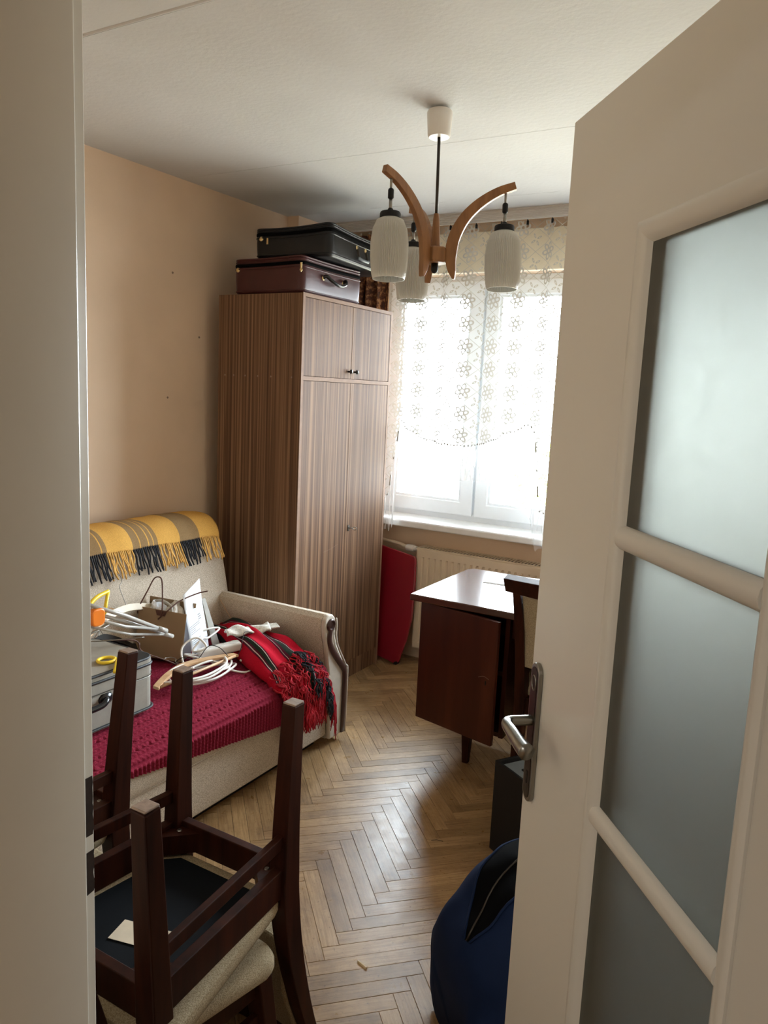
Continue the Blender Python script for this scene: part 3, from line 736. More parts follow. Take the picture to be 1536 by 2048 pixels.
# ================================================================== SOFA
SY0, SY1 = 1.11, 2.822          # outer ends
SF = -1.80                      # front face
so = thing('sofa', 'beige boucle sofa with padded arms and dark brown arm trims', 'sofa', (-2.25, 2.0, 0))
def S(x, y, z): return (x+2.25, y-2.0, z)
def seat_z(x, y=2.0):
    """height of the seat cushion"""
    return sinterp(-x, [(1.795, 0.345), (1.84, 0.385), (1.95, 0.413), (2.2, 0.42), (2.5, 0.41)])
prof = [(-2.46, 0.26), (-1.803, 0.255), (-1.792, 0.275), (-1.788, 0.31)]
prof += [(-1.79-0.0, 0.335), (-1.80, 0.355), (-1.82, 0.372), (-1.85, 0.389), (-1.90, 0.404), (-1.96, 0.414), (-2.10, 0.419), (-2.25, 0.42), (-2.46, 0.41)]
obj('seat_cushion', prism(BM(), [(x+2.25, z) for x, z in prof], SY0+0.125-2.0, 2.698-2.0, 'xz'), 'sofa', so, auto=True)
obj('base', bx(*[v for v in (-2.66+2.25, SF-0.012+2.25, SY0+0.10-2, 2.71-2.0, 0.045, 0.25)]), 'sofa', so, bevel=0.008)
obj('base_piping', tube(BM(), [S(-1.806, SY0+0.12, 0.253), S(-1.806, 2.70, 0.253)], 0.0035, 6), 'piping', so, smooth=True)
obj('recessed_plinth', bx(-2.60+2.25, -1.86+2.25, SY0+0.14-2, 2.68-2, 0.0, 0.05), 'black', so)
bprof = catmull([(-2.36, 0.38), (-2.385, 0.55), (-2.42, 0.72), (-2.455, 0.85), (-2.485, 0.925), (-2.53, 0.952), (-2.60, 0.955), (-2.655, 0.93), (-2.675, 0.85), (-2.68, 0.5), (-2.68, 0.1)], 4)
bp = [(p.x, p.y) for p in [Vector((a.x, a.y)) for a in [Vector((q[0], q[1], 0)) for q in bprof]]]+[(-2.50, 0.1)]
bk = BM(); nb = len(bp)
# loft along y with softened ends
lev = [(SY0+0.11, 0.90), (SY0+0.118, 0.96), (SY0+0.135, 1.0)]+[(SY0+0.135+(2.70-SY0-0.135)*i/6, 1.0) for i in range(1, 6)]+[(2.675, 1.0), (2.700, 0.975), (2.712, 0.93), (2.716, 0.87)]
R_ = []
for y, s in lev:
    R_.append([bk.verts.new(S(-2.54+(x+2.54)*s, y, 0.5+(z-0.5)*(1-(1-s)*0.5))) for x, z in bp])
for A, B in zip(R_, R_[1:]):
    for i in range(nb): bk.faces.new((A[i], A[(i+1) % nb], B[(i+1) % nb], B[i]))
bk.faces.new(R_[0][::-1]); bk.faces.new(R_[-1])
obj('backrest', bk, 'sofa', so, auto=True)
aprof = [(2.70, 0.03), (2.815, 0.03), (2.820, 0.315), (2.803, 0.352), (2.755, 0.425), (2.728, 0.470), (2.716, 0.515), (2.718, 0.555), (2.712, 0.590), (2.692, 0.611), (2.662, 0.614), (2.640, 0.598), (2.632, 0.565), (2.640, 0.520), (2.655, 0.470), (2.668, 0.40), (2.690, 0.30)]
def arm(mir):
    pp = [(y if not mir else SY0+2.822-y, z) for y, z in aprof]
    if mir: pp = pp[::-1]
    a = obj('armrest', prism(BM(), [(y-2.0, z) for y, z in pp], -2.425+2.25, -1.812+2.25, 'yz'), 'sofa', so, auto=True)
    # front facing: pale padded edge, dark inset trim and the round scroll
    pad = obj('arm_facing', prism(BM(), [(y-2.0, z) for y, z in pp], -1.812+2.25, -1.790+2.25, 'yz'), 'piping', a, 'pale padded arm front', bevel=0.006, auto=True)
    def my(y): return (y if not mir else SY0+2.822-y)-2.0
    tp = catmull([(-1.786+2.25, my(y), z) for y, z in ((2.675, 0.545), (2.670, 0.500), (2.690, 0.455), (2.735, 0.400), (2.785, 0.345), (2.800, 0.310), (2.800, 0.20), (2.798, 0.035))], 5)
    obj('arm_trim', tube(BM(), tp, 0.016, 8, False, 0.006), 'armwood', a, 'dark brown front trim', smooth=True)
    m = Matrix.Translation((-1.790+2.25, my(2.676), 0.566)) @ Matrix.Rotation(PI/2, 4, 'Y')
    obj('scroll_button', lathe(BM(), [(0.0, 0.006), (0.012, 0.006), (0.016, 0.004), (0.019, 0.012), (0.026, 0.010), (0.028, 0.0)], 20, mtx=m), 'armwood', a, 'round dark scroll end', smooth=True)
    if not mir:
        ep = [(-1.784+2.25, y-2.0, z) for y, z in aprof[1:9]]
        obj('arm_piping', tube(BM(), catmull(ep, 3), 0.0035, 6), 'piping', a, smooth=True)
    return a
arm(False); arm(True)
for y in (SY0+0.2, 2.66):
    obj('glide', lathe(BM(), [(0.022, 0.0), (0.026, 0.05)], 14, c=S(-1.90, y, 0.0)), 'greytop', so, smooth=False)
for y, nm in ((2.665, 0),):
    obj('back_thread', tube(BM(), catmull([S(-2.375, 2.627, 0.585), S(-2.33, 2.628, 0.53), S(-2.29, 2.64, 0.47)], 5), 0.0016, 5), 'hangwood', so)

# ---- crocheted cover on the seat
def cover_profile(s):
    """s in metres from the back edge; returns x, z on top of the seat, then down the front"""
    top = 2.365-1.84
    if s < top:
        x = -2.365+s; return x, seat_z(x)+0.012
    a = s-top
    arc = 0.07
    if a < arc:
        t_ = a/arc; return -1.84+0.060*math.sin(t_*PI/2), seat_z(-1.84)+0.012-0.050*(1-math.cos(t_*PI/2))
    return -1.780-0.004*min(1, (a-arc)/0.1), seat_z(-1.84)+0.012-0.050-(a-arc)
def hem_len(y): return 0.595+interp(y, [(1.28, -0.02), (1.565, 0.005), (1.9, 0.055), (2.35, 0.115), (2.66, 0.165)])
ROWS = 0.0195; COLS = 0.0185
cy0, cy1 = 1.27, 2.652
def cov(u, v):
    y = cy0+(cy1-cy0)*v
    s = u*hem_len(y); x, z = cover_profile(s)
    sag = 0.004*math.sin(y*9)*max(0, (s-0.6))*6
    # crochet relief: rows of plump stitches across, ribs down the hanging edge
    if s < 0.585:
        r = 0.5+0.5*math.cos(2*PI*s/ROWS); ph = (int(s/ROWS) % 2)*0.5
        c = 0.5+0.5*math.cos(2*PI*(y/COLS+ph+0.35*s/ROWS))
        h = 0.0075*(0.60*r+0.55*c*r)-0.001
        k_ = 0
    else:
        c = 0.5+0.5*math.cos(2*PI*y/0.0175); r = 0.5+0.5*math.cos(2*PI*s/0.012)
        h = 0.006*c+0.003*r*c; k_ = 1
    if skip(u, v): h = -0.010
    e_ = 0.004
    x1, z1 = cover_profile(max(0, s-e_)); x2, z2 = cover_profile(s+e_)
    nx, nz = -(z2-z1), (x2-x1); l_ = math.hypot(nx, nz) or 1
    nx, nz = nx/l_, nz/l_
    return Vector(S(x+nx*(h+0.001)+sag, y, z+nz*h))
def crochet():
    m, nt, b = _mat('burgundy_crochet')
    u = N(nt, 'ShaderNodeUVMap'); mp_ = N(nt, 'ShaderNodeMapping'); L(nt, u.outputs[0], mp_.inputs[0])
    f = noise(nt, mp_.outputs[0], 330, 2, 0.7)
    L(nt, ramp(nt, f, [(0.3, (0.12, 0.007, 0.020)), (0.6, (0.25, 0.020, 0.045))]), b.inputs['Base Color'])
    b.inputs['Roughness'].default_value = 0.95; b.inputs['Specular IOR Level'].default_value = 0.1
    bump(nt, b, f, 0.6, 0.002); return m
MT['crochet'] = crochet()
bm = BM()
hole_rows = {8, 10, 13, 15, 18, 20, 23, 25}
nu_, nv_ = 200, 420
def skip(u, v):
    y = cy0+(cy1-cy0)*v; s = u*hem_len(y)
    if s > 0.565: return False
    r = int(s/ROWS)
    if r % 5 not in (0, 2): return False
    ph = (r % 2)*0.5
    a = (y/COLS/1.5+ph) % 1.0; b_ = (s/ROWS) % 1.0
    return 0.30 < a < 0.60 and 0.30 < b_ < 0.62
grid(bm, cov, nu_, nv_, lambda u, v: (u*0.75, v*(cy1-cy0)))
co = obj('sofa_cover', bm, 'crochet', None, smooth=True)
co.location = (-2.25, 2.0, 0)
tag(co, 'burgundy crocheted cover spread over the sofa seat and hanging down its front', 'sofa cover')

# ---- yellow checked throw over the sofa back
YB_ = [v-0.042 for v in (1.27, 1.47, 1.60, 1.73, 1.855, 1.955, 2.068, 2.202, 2.338, 2.466, 2.587, 2.76)]     # band edges along y
yel, mus, blk = (0.62, 0.345, 0.085), (0.27, 0.175, 0.085), (0.012, 0.014, 0.020)
def band_of(y):
    for i in range(len(YB_)-1):
        if YB_[i] <= y < YB_[i+1]: return i % 2      # 0 = yellow, 1 = checked (black warp)
    return 0
# bands: (2.587..2.72) yellow, (2.466..2.587) checked, (2.338..2.466) yellow ...
def is_dark(y):
    i = max(k_ for k_ in range(len(YB_)) if YB_[k_] <= y) if y >= YB_[0] else 0
    return (10-i) % 2 == 1
st = []
ty0, ty1 = 1.30, 2.675
for i in range(len(YB_)-1):
    a = max(0, (YB_[i]-ty0)/(ty1-ty0)); dark = (10-i) % 2 == 1
    st.append((a, mus if dark else yel))
    if dark:
        w_ = (YB_[i+1]-YB_[i])/(ty1-ty0)
        for q in (0.30, 0.62, 0.80):
            st.append((a+w_*q, yel)); st.append((a+w_*(q+0.025), mus))
# the ramp holds 32 stops
MT['throw'] = stripes('mustard_check_wool', st[-31:] if len(st) > 31 else st, sc=420, axis=0)
tprof = catmull([(-2.69, 0.72), (-2.692, 0.86), (-2.685, 0.93), (-2.655, 0.962), (-2.60, 0.972), (-2.54, 0.970), (-2.495, 0.955), (-2.462, 0.925), (-2.448, 0.900), (-2.441, 0.880)], 4)
def thr(u, v):
    y = ty0+(ty1-ty0)*u; n_ = len(tprof)-1; q = v*n_; i = min(n_-1, int(q)); p = tprof[i].lerp(tprof[i+1], q-i)
    lift = 0.003*math.sin(y*23+v*5)+0.002*math.sin(y*57)
    dy = 0.012*v*math.sin(v*3)
    edge = max(0, (u-0.965)/0.035)
    return Vector((p.x+2.5+0.5*lift+0.004, y+dy-2.0, p.y+lift*0.6-0.010*edge-interp(y, [(1.3, -0.02), (2.0, -0.015), (2.4, 0.0), (2.7, 0.006)])*max(0, v-0.8)*5*0.6))
th = thing('throw_blanket', 'mustard yellow and black checked wool throw hung over the sofa back', 'blanket', (-2.5, 2.0, 0))
bm = BM(); grid(bm, thr, 120, 30); o = obj('cloth', bm, 'throw', th, smooth=True); solidify(o, 0.005, 1)
MT['yarn_yellow'] = plain('yellow_yarn', (0.62, 0.36, 0.10), 0.95, var=0.3, vs=60)
MT['yarn_black'] = plain('black_yarn', (0.012, 0.014, 0.020), 0.95, var=0.3, vs=60)
fy, fb, fw = BM(), BM(), BM(); r_ = random.Random(21)
n_ = 150
for i in range(n_):
    u_ = (i+0.5)/n_; p = thr(u_, 1.0); y = ty0+(ty1-ty0)*u_
    dark = is_dark(y)
    ln = r_.uniform(0.078, 0.108); dx = 0.040*ln/0.1; sw = r_.uniform(-0.012, 0.016); q = r_.uniform(-0.006, 0.006)
    pts = catmull([p+Vector((0.001, 0, 0.004)), p+Vector((dx*0.3+0.006, sw*0.3+q, -ln*0.35)), p+Vector((dx*0.66+0.005, sw*0.7-q, -ln*0.7)), p+Vector((dx+0.004, sw, -ln))], 3)
    tube(fb if dark else fy, pts, 0.0036 if dark else 0.0033, 5)
obj('yellow_fringe', fy, 'yarn_yellow', th, 'yellow twisted fringe', smooth=True, kind='stuff')
obj('black_fringe', fb, 'yarn_black', th, 'black twisted fringe', smooth=True, kind='stuff')

# ---- red tartan blanket heaped at the sofa's right end
red, dkg, blkk, wht, mar = (0.42, 0.006, 0.022), (0.020, 0.030, 0.022), (0.010, 0.009, 0.012), (0.62, 0.50, 0.46), (0.085, 0.010, 0.024)
MT['tartan'] = stripes('red_tartan_wool', [(0.0, blkk), (0.05, red), (0.17, mar), (0.185, wht), (0.192, mar), (0.21, dkg), (0.25, wht), (0.256, mar), (0.27, red), (0.47, mar), (0.49, wht), (0.496, mar), (0.52, dkg), (0.60, mar), (0.62, wht), (0.627, mar), (0.65, red), (0.83, mar), (0.86, blkk), (0.90, wht), (0.907, blkk), (0.95, red)], sc=380, axis=1)
def tar(u, v):
    """u back to front, v from the left edge to the arm"""
    s = u*0.80
    x = -2.37+s*0.92 if s < 0.62 else -1.80+0.035*math.sin(min(1, (s-0.62)/0.09)*PI/2)
    yl = interp(s, [(0, 2.555), (0.12, 2.50), (0.30, 2.40), (0.46, 2.32), (0.62, 2.30), (0.80, 2.36)])
    yr = interp(s, [(0, 2.64), (0.15, 2.635), (0.50, 2.622), (0.62, 2.62), (0.80, 2.645)])
    y = yl+(yr-yl)*v
    bl = math.sin(PI*min(1, v*1.02))**0.55
    hgt = interp(s, [(0, 0.03), (0.12, 0.075), (0.35, 0.095), (0.52, 0.085), (0.64, 0.05), (0.8, 0.02)])
    z0 = seat_z(max(-2.42, min(x, -1.80)))+0.027
    wr = 0.010*math.sin(9*v+14*s)+0.007*math.sin(23*v-9*s+1)
    edge = min(1, v*6, 1)
    if s < 0.62: z = z0+hgt*bl+wr*edge
    else: z = z0-max(0, (s-0.66))*0.8+hgt*bl+wr*0.6; x += 0.02*bl+wr*0.8
    return Vector((x+2.1, y-2.5, z))
tb = thing('tartan_blanket', 'red and black tartan blanket with ragged fringe heaped by the right sofa arm', 'blanket', (-2.1, 2.5, 0))
bm = BM(); grid(bm, tar, 60, 44, lambda u, v: (u, (v*0.92+0.12*u) % 1.0)); o = obj('cloth', bm, 'tartan', tb, smooth=True); solidify(o, 0.007, -1)
MT['yarn_red'] = plain('red_yarn', (0.40, 0.008, 0.022), 0.95, var=0.35, vs=40)
fr, fk = BM(), BM(); r_ = random.Random(8)
def tassel(bm_, p, d1, ln, r0):
    q = r_.uniform(-0.014, 0.014)
    pts = catmull([p, p+Vector((d1[0]*0.5, d1[1]*0.5+q, d1[2]*0.5-ln*0.18)), p+Vector((d1[0]*0.9, d1[1]*0.9-q, d1[2]-ln*0.55)), p+Vector((d1[0], d1[1]+q*0.6, d1[2]-ln))], 3)
    tube(bm_, pts, [r0, r0*1.15, r0, r0*0.9, r0*1.1, r0, r0, r0*0.9, r0*0.8, r0*0.4], 5)
for i in range(520):
    v = r_.random(); u_ = r_.choice([1.0, 1.0, 1.0, 0.94, 0.88, 0.82, 0.77, 0.73])
    p = tar(u_, v)+Vector((0.004, 0, 0.006)); dark = (0.50 < v < 0.63 and u_ < 0.92) or 0.84 < v < 0.93
    tassel(fk if dark else fr, p, (0.018 if u_ > 0.8 else 0.05, r_.uniform(-0.02, 0.02), 0.008), r_.uniform(0.05, 0.125) if u_ > 0.8 else r_.uniform(0.02, 0.05), r_.uniform(0.0018, 0.0032))
for i in range(46):                      # corner that hangs lower on the left of the heap
    p = tar(1.0, r_.uniform(0.0, 0.45))+Vector((0.004, 0, 0)); tassel(fr, p, (0.02, r_.uniform(-0.03, 0.02), 0), r_.uniform(0.05, 0.11), r_.uniform(0.003, 0.005))
for i in range(40):                      # strands along the arm
    p = tar(r_.uniform(0.72, 1.0), 0.97)+Vector((0.006, 0.0, 0.01)); tassel(fr, p, (0.03, r_.uniform(-0.005, 0.02), 0), r_.uniform(0.12, 0.22), r_.uniform(0.0025, 0.004))
obj('red_fringe', fr, 'yarn_red', tb, 'ragged red fringe', smooth=True, kind='stuff')
obj('black_fringe', fk, 'yarn_black', tb, 'black tufts of fringe', smooth=True, kind='stuff')

# ================================================================== THINGS LYING ON THE SOFA
def rel(root, *pts):
    o = root.location
    return [Vector(p)-o for p in pts]
SZ = 0.436                                   # top of the cover
# ---- grey hard suitcase
gc = thing('suitcase', 'small grey hard suitcase with black stitched edges standing on the sofa', 'suitcase', (-2.111, 1.584, SZ), (0, 0, 0.0))
gx, gy, gz = 0.31, 0.50, 0.195
obj('case_base', prism(BM(), rrect(gx, gy, 0.035, 6), 0.003, 0.125, 'xy'), 'greycase', gc, bevel=0.004)
lid = obj('lid', prism(BM(), rrect(gx+0.003, gy+0.003, 0.036, 6), 0.1275, gz, 'xy'), 'greycase', gc, bevel=0.006, seg=3)
def rband(w_, h_, r, z, rad, n=8):
    return [(x, y, z) for x, y in rrect(w_, h_, r, n)]
MT['stitch'] = plain('black_binding', (0.018, 0.020, 0.024), 0.5, var=0.4, vs=150)
for z, q in ((gz-0.004, lid), (gz-0.024, lid), (0.014, gc)):
    obj('edge_binding', tube(BM(), rband(gx+0.006, gy+0.006, 0.038, z, 0), 0.0075, 6, True, 0.0035) if z < 0.1 else tube(BM(), rband(gx+(0.004 if z < gz-0.01 else -0.004), gy+(0.004 if z < gz-0.01 else -0.004), 0.038, z, 0), 0.0055, 6, True), 'stitch', q, 'black stitched edge', smooth=True)
obj('corner_patch', prism(BM(), [(gx/2-0.075, gy/2-0.004), (gx/2-0.038, gy/2-0.004), (gx/2-0.014, gy/2-0.014), (gx/2-0.004, gy/2-0.038), (gx/2-0.004, gy/2-0.085)], gz, gz+0.0012, 'xy'), 'blacklea', lid, 'black corner patch')
obj('metal_trim', tube(BM(), rband(gx+0.003, gy+0.003, 0.036, 0.1262, 0), 0.0018, 6, True), 'steel', gc, smooth=True)
for y in (-0.175, 0.125):
    lk = obj('latch', bx(gx/2, gx/2+0.004, y-0.014, y+0.014, 0.085, 0.137), 'steel', gc, bevel=0.001)
    obj('latch_tongue', bx(gx/2+0.004, gx/2+0.010, y-0.009, y+0.009, 0.098, 0.122), 'steel', lk, bevel=0.002)
obj('rivet', lathe(BM(), [(0, 0.004), (0.006, 0.002), (0.007, 0)], 12, mtx=Matrix.Translation((gx/2-0.01, gy/2-0.012, 0.138)) @ Matrix.Rotation(PI/2, 4, 'Y')), 'darksteel', lid, smooth=True)
hb = tube(BM(), catmull([(gx/2+0.006, -0.105, 0.106), (gx/2+0.022, -0.092, 0.108), (gx/2+0.028, -0.06, 0.100), (gx/2+0.028, 0.0, 0.100), (gx/2+0.022, 0.025, 0.108), (gx/2+0.006, 0.036, 0.106)], 6), 0.010, 12)
obj('handle', hb, 'blackgloss', gc, 'black handle', smooth=True)
for y in (-0.11, 0.04):
    obj('handle_mount', lathe(BM(), [(0, 0.014), (0.010, 0.012), (0.019, 0.006), (0.022, 0)], 18, mtx=Matrix.Translation((gx/2, y, 0.106)) @ Matrix.Rotation(PI/2, 4, 'Y') @ Matrix.Scale(1.35, 4, (0, 1, 0))), 'blackgloss', gc, 'black round handle mount', smooth=True)

# ---- paper carrier bag
bgz = 0.205
A_, B_ = Vector((-2.372, 2.115)), Vector((-2.190, 2.198)); dxy = (B_-A_).normalized(); nxy = Vector((-dxy.y, dxy.x))
bang = math.atan2(dxy.y, dxy.x); bw = (B_-A_).length; bd = 0.11
pb = thing('paper_bag', 'brown paper carrier bag with brown cord handles on the sofa', 'bag', (A_.x, A_.y, SZ+0.030), (0, 0.10, bang))
def sheet(x0, x1, y0, y1, z0, z1): return bx(x0, x1, y0, y1, z0, z1)
obj('front_panel', sheet(0, bw, 0, 0.0015, 0, bgz), 'kraft', pb)
obj('back_panel', sheet(0, bw, bd-0.0015, bd, 0, bgz+0.015), 'kraft', pb)
obj('bottom', sheet(0.001, bw-0.001, 0.001, bd-0.001, 0, 0.002), 'kraft', pb)
for x, mt_ in ((0.0, 'kraft'), (bw-0.0015, 'paper')):
    gm = BM(); s = 1 if x == 0 else -1
    prism(gm, [(x, 0.0015), (x+0.0015, 0.0015), (x+0.0015+s*0.022, bd/2), (x+0.0015, bd-0.0015), (x, bd-0.0015), (x+s*0.022, bd/2)], 0.0, bgz-0.003, 'xy')
    obj('side_gusset', gm, mt_, pb)
for y, top, nm, lean in ((bd-0.003, 0.155, 0, 0.02), (-0.004, -0.05, 1, 0.02)):
    if nm == 0: pts = catmull([(-0.002, -0.003, bgz-0.03), (0.0, -0.003, bgz-0.005), (0.022, 0.02, bgz+0.065), (0.042, 0.03, bgz+0.118), (0.070, 0.03, bgz+0.120), (0.084, 0.02, bgz+0.065), (0.098, -0.002, bgz+0.0), (0.095, -0.003, bgz-0.03)], 5)
    else: pts = catmull([(0.085, y+0.002, bgz-0.04), (0.108, y-0.004, bgz-0.012), (0.125, y+0.0, bgz+0.006), (0.15, y+0.05, bgz+0.035), (0.20, y+0.11, bgz+0.06), (0.24, y+0.12, bgz+0.075)], 5)
    obj('cord_handle', tube(BM(), pts, 0.0028, 6), 'cord', pb, 'brown cord handle', smooth=True)
obj('handle_patch', prism(BM(), [(0.070, bgz-0.002), (0.118, bgz-0.002), (0.112, bgz-0.024), (0.078, bgz-0.024)], -0.0016, -0.0001, 'xz'), 'cord', pb)
# what sticks out of the bag
def crumple(root_name, label, cat, loc, sx_, sy, sz, mat, seed, n=3):
    bm = BM(); bmesh.ops.create_icosphere(bm, subdivisions=n, radius=1.0); r_ = random.Random(seed)
    ph = [r_.uniform(0, 6.28) for _ in range(6)]
    for v in bm.verts:
        p = v.co.copy(); k_ = 1+0.16*math.sin(5*p.x+ph[0]+3*p.y)+0.14*math.sin(7*p.y+ph[1]-4*p.z)+0.10*math.sin(9*p.z+ph[2]+6*p.x)+r_.uniform(-0.05, 0.05)
        v.co = Vector((p.x*sx_*k_, p.y*sy*k_, p.z*sz*k_))
    o = obj(root_name, bm, mat); o.location = loc; tag(o, label, cat); return o
bagp = lambda x, y, z: Matrix.Translation((A_.x, A_.y, SZ+0.030)) @ Euler((0, 0.10, bang)).to_matrix().to_4x4() @ Vector((x, y, z))
crumple('crumpled_paper', 'crumpled white paper sticking out of the brown paper bag', 'paper', bagp(0.135, 0.055, 0.180), 0.030, 0.035, 0.050, 'whiteplastic', 4)
crumple('plastic_packet', 'white plastic packet in the left half of the brown paper bag', 'packet', bagp(0.060, 0.055, 0.172), 0.034, 0.035, 0.048, 'paper', 9)
rg = thing('clear_plastic_hanger', 'loop of clear plastic hanger hooked over the edge of the paper bag', 'hanger', bagp(0.085, 0.03, 0.20))
obj('loop', tube(BM(), catmull([(-0.060, 0.0, -0.05), (-0.055, 0.0, 0.010), (-0.02, 0.01, 0.030), (0.03, 0.012, 0.020), (0.045, 0.01, 0.0), (0.05, 0.0, -0.06)], 6), 0.006, 8), 'clearwhite', rg, smooth=True)

# ---- letter and the grey folder behind it
lt = thing('letter', 'folded white printed letter leaning against the paper bag', 'paper', (-2.150, 2.237, SZ+0.003), (0, 0, 0.1))
def letter_pt(u, v):
    x = -0.012-0.065*v+0.008*math.sin(v*PI*2)*0.3; y = u*0.125+0.012*v
    top = 0.272+0.045*u
    return Vector((x-0.03*u*0.5, y, v*top))
bm = BM(); grid(bm, letter_pt, 6, 12); o = obj('sheet', bm, 'paper', lt, smooth=True); solidify(o, 0.0012, 1)
ink = BM(); r_ = random.Random(2)
def inkline(u0, u1, v, th_):
    P = [letter_pt(u, w_)+Vector((0.0022, -0.0006, 0)) for u, w_ in ((u0, v), (u1, v+(u1-u0)*0.0), (u1, v+th_), (u0, v+th_))]
    ink.faces.new([ink.verts.new(p) for p in P])
for v0, n_ in ((0.50, 5), (0.30, 3), (0.12, 3)):
    for i in range(n_): inkline(0.10, 0.10+r_.uniform(0.28, 0.58), v0-i*0.026, 0.008)
for i in range(3): inkline(0.62, 0.62+r_.uniform(0.12, 0.22), 0.58-i*0.03, 0.012)
obj('printed_lines', ink, 'ink', lt, 'grey printed text lines', kind='stuff')
fo = thing('folder', 'thin grey folder standing behind the white letter', 'folder', (-2.215, 2.385, SZ), (0, 0, 0))
bm = BM(); sections(bm, [[(0.03, 0.0, 0), (0.03, 0.045, 0), (0.026, 0.045, 0), (0.026, 0.0, 0)], [(-0.045, 0.0, 0.225), (-0.045, 0.020, 0.225), (-0.049, 0.020, 0.225), (-0.049, 0.0, 0.225)]])
obj('cover', bm, 'greycase', fo)
bm = BM(); sections(bm, [[(0.0255, 0.004, 0.002), (0.0255, 0.043, 0.002), (0.0215, 0.043, 0.002), (0.0215, 0.004, 0.002)], [(-0.0495, 0.002, 0.221), (-0.0495, 0.018, 0.221), (-0.0535, 0.018, 0.221), (-0.0535, 0.002, 0.221)]])
obj('papers', bm, 'paper', fo)

# ---- power strip with its coiled flex
ps_a, ps_b = Vector((-2.150, 2.25, SZ+0.038)), Vector((-2.060, 2.405, SZ+0.058))
dv = (ps_b-ps_a).normalized(); ang = math.atan2(dv.y, dv.x)
ps = thing('power_strip', 'white socket power strip with a tangled white flex on the sofa', 'power strip', ps_a, (0, -math.asin(dv.z), ang))
PL_ = (ps_b-ps_a).length
obj('housing', bx(0, PL_, -0.024, 0.024, -0.018, 0.018), 'whiteplastic', ps, bevel=0.008, seg=3)
for i in range(3):
    x = 0.035+0.06*i
    obj('socket', lathe(BM(), [(0.0195, 0.0), (0.0195, 0.0015), (0.018, 0.0015), (0.0175, -0.006), (0.0, -0.006)], 20, c=(x, 0, 0.0175)), 'whiteplastic', ps, smooth=False)
r_ = random.Random(14); loops = []
c0 = Vector((-2.025, 2.12, SZ))
path = [Vector((-2.150, 2.25, SZ+0.036)), Vector((-2.175, 2.20, SZ+0.045))]
for k_ in range(5):
    rx, ry = r_.uniform(0.055, 0.10), r_.uniform(0.11, 0.18); cx_, cy_ = c0.x+r_.uniform(-0.03, 0.03), c0.y+r_.uniform(-0.03, 0.04)
    for i in range(7):
        a = PI*0.8+2*PI*i/7
        path.append(Vector((cx_+rx*math.cos(a), cy_+ry*math.sin(a), SZ+0.010+0.008*k_+0.012*math.sin(a*2+k_)**2)))
path += [Vector((-1.99, 2.24, SZ+0.02)), Vector((-1.945, 2.30, SZ-0.006)), Vector((-1.95, 2.355, SZ-0.003)), Vector((-2.02, 2.36, SZ+0.012))]
inv = (Matrix.Translation(ps_a) @ Euler((0, -math.asin(dv.z), ang)).to_matrix().to_4x4()).inverted()
obj('flex', tube(BM(), [inv @ p for p in catmull(path, 5)], 0.0046, 7), 'whiteplastic', ps, 'tangled white flex', smooth=True)
path = [Vector((-2.05, 2.12, SZ+0.04)), Vector((-2.12, 2.14, SZ+0.035)), Vector((-2.165, 2.175, SZ+0.085)), Vector((-2.145, 2.235, SZ+0.115)), Vector((-2.10, 2.245, SZ+0.080)), Vector((-2.13, 2.20, SZ+0.070)), Vector((-2.14, 2.26, SZ+0.105)), Vector((-2.17, 2.33, SZ+0.085)), Vector((-2.19, 2.42, SZ+0.100)), Vector((-2.20, 2.36, SZ+0.11)), Vector((-2.215, 2.31, SZ+0.10))]
obj('flex', tube(BM(), [inv @ p for p in catmull(path, 6)], 0.0044, 7), 'whiteplastic', ps, smooth=True)
bwi = obj('black_wire', tube(BM(), catmull([(-2.15, 2.10, SZ+0.03), (-2.12, 2.13, SZ+0.065), (-2.09, 2.18, SZ+0.050), (-2.085, 2.24, SZ+0.090), (-2.05, 2.27, SZ+0.082), (-2.01, 2.30, SZ+0.035), (-2.02, 2.36, SZ+0.055), (-2.05, 2.42, SZ+0.11), (-2.03, 2.47, SZ+0.09)], 6), 0.0016, 6), 'black', None, smooth=True)
tag(bwi, 'thin black wire looping over the white power strip', 'wire')

# ---- clothes hangers
def flat_hanger(name, label, loc, rot, mat, bar=True, span=0.44, rise=0.075):
    t = thing(name, label, 'hanger', loc, rot, 'loose clothes hangers on the sofa')
    bm = BM(); n = 16; top = []
    def arc(q): return rise*(1-abs(q)**1.6)+0.012
    L_ = [(-span/2+span*i/n) for i in range(n+1)]
    poly = [(x, arc(2*x/span)+0.016) for x in L_]+[(x, arc(2*x/span)-0.013) for x in L_[::-1]]
    obj('shoulder', prism(bm, poly, -0.0055, 0.0055, 'xy'), mat, t, bevel=0.002)
    if bar: obj('trouser_bar', tube(BM(), [(-span/2+0.012, 0.008, 0), (span/2-0.012, 0.008, 0)], 0.0055, 8), mat, t, smooth=True)
    hk = catmull([(0, rise+0.015, 0), (0, 0.125, 0), (0.006, 0.14, 0), (0.024, 0.155, 0), (0.026, 0.178, 0), (0.005, 0.190, 0), (-0.016, 0.180, 0)], 5)
    obj('hook', tube(BM(), hk, 0.0018, 6), 'wire', t, smooth=True)
    return t
# lying by the power strip
flat_hanger('wooden_hanger', 'pale wooden clothes hanger lying on the burgundy cover beside the power strip', (-1.995, 2.105, SZ+0.045), (0.06, 0.0, PI/2+0.02), 'hangwood')
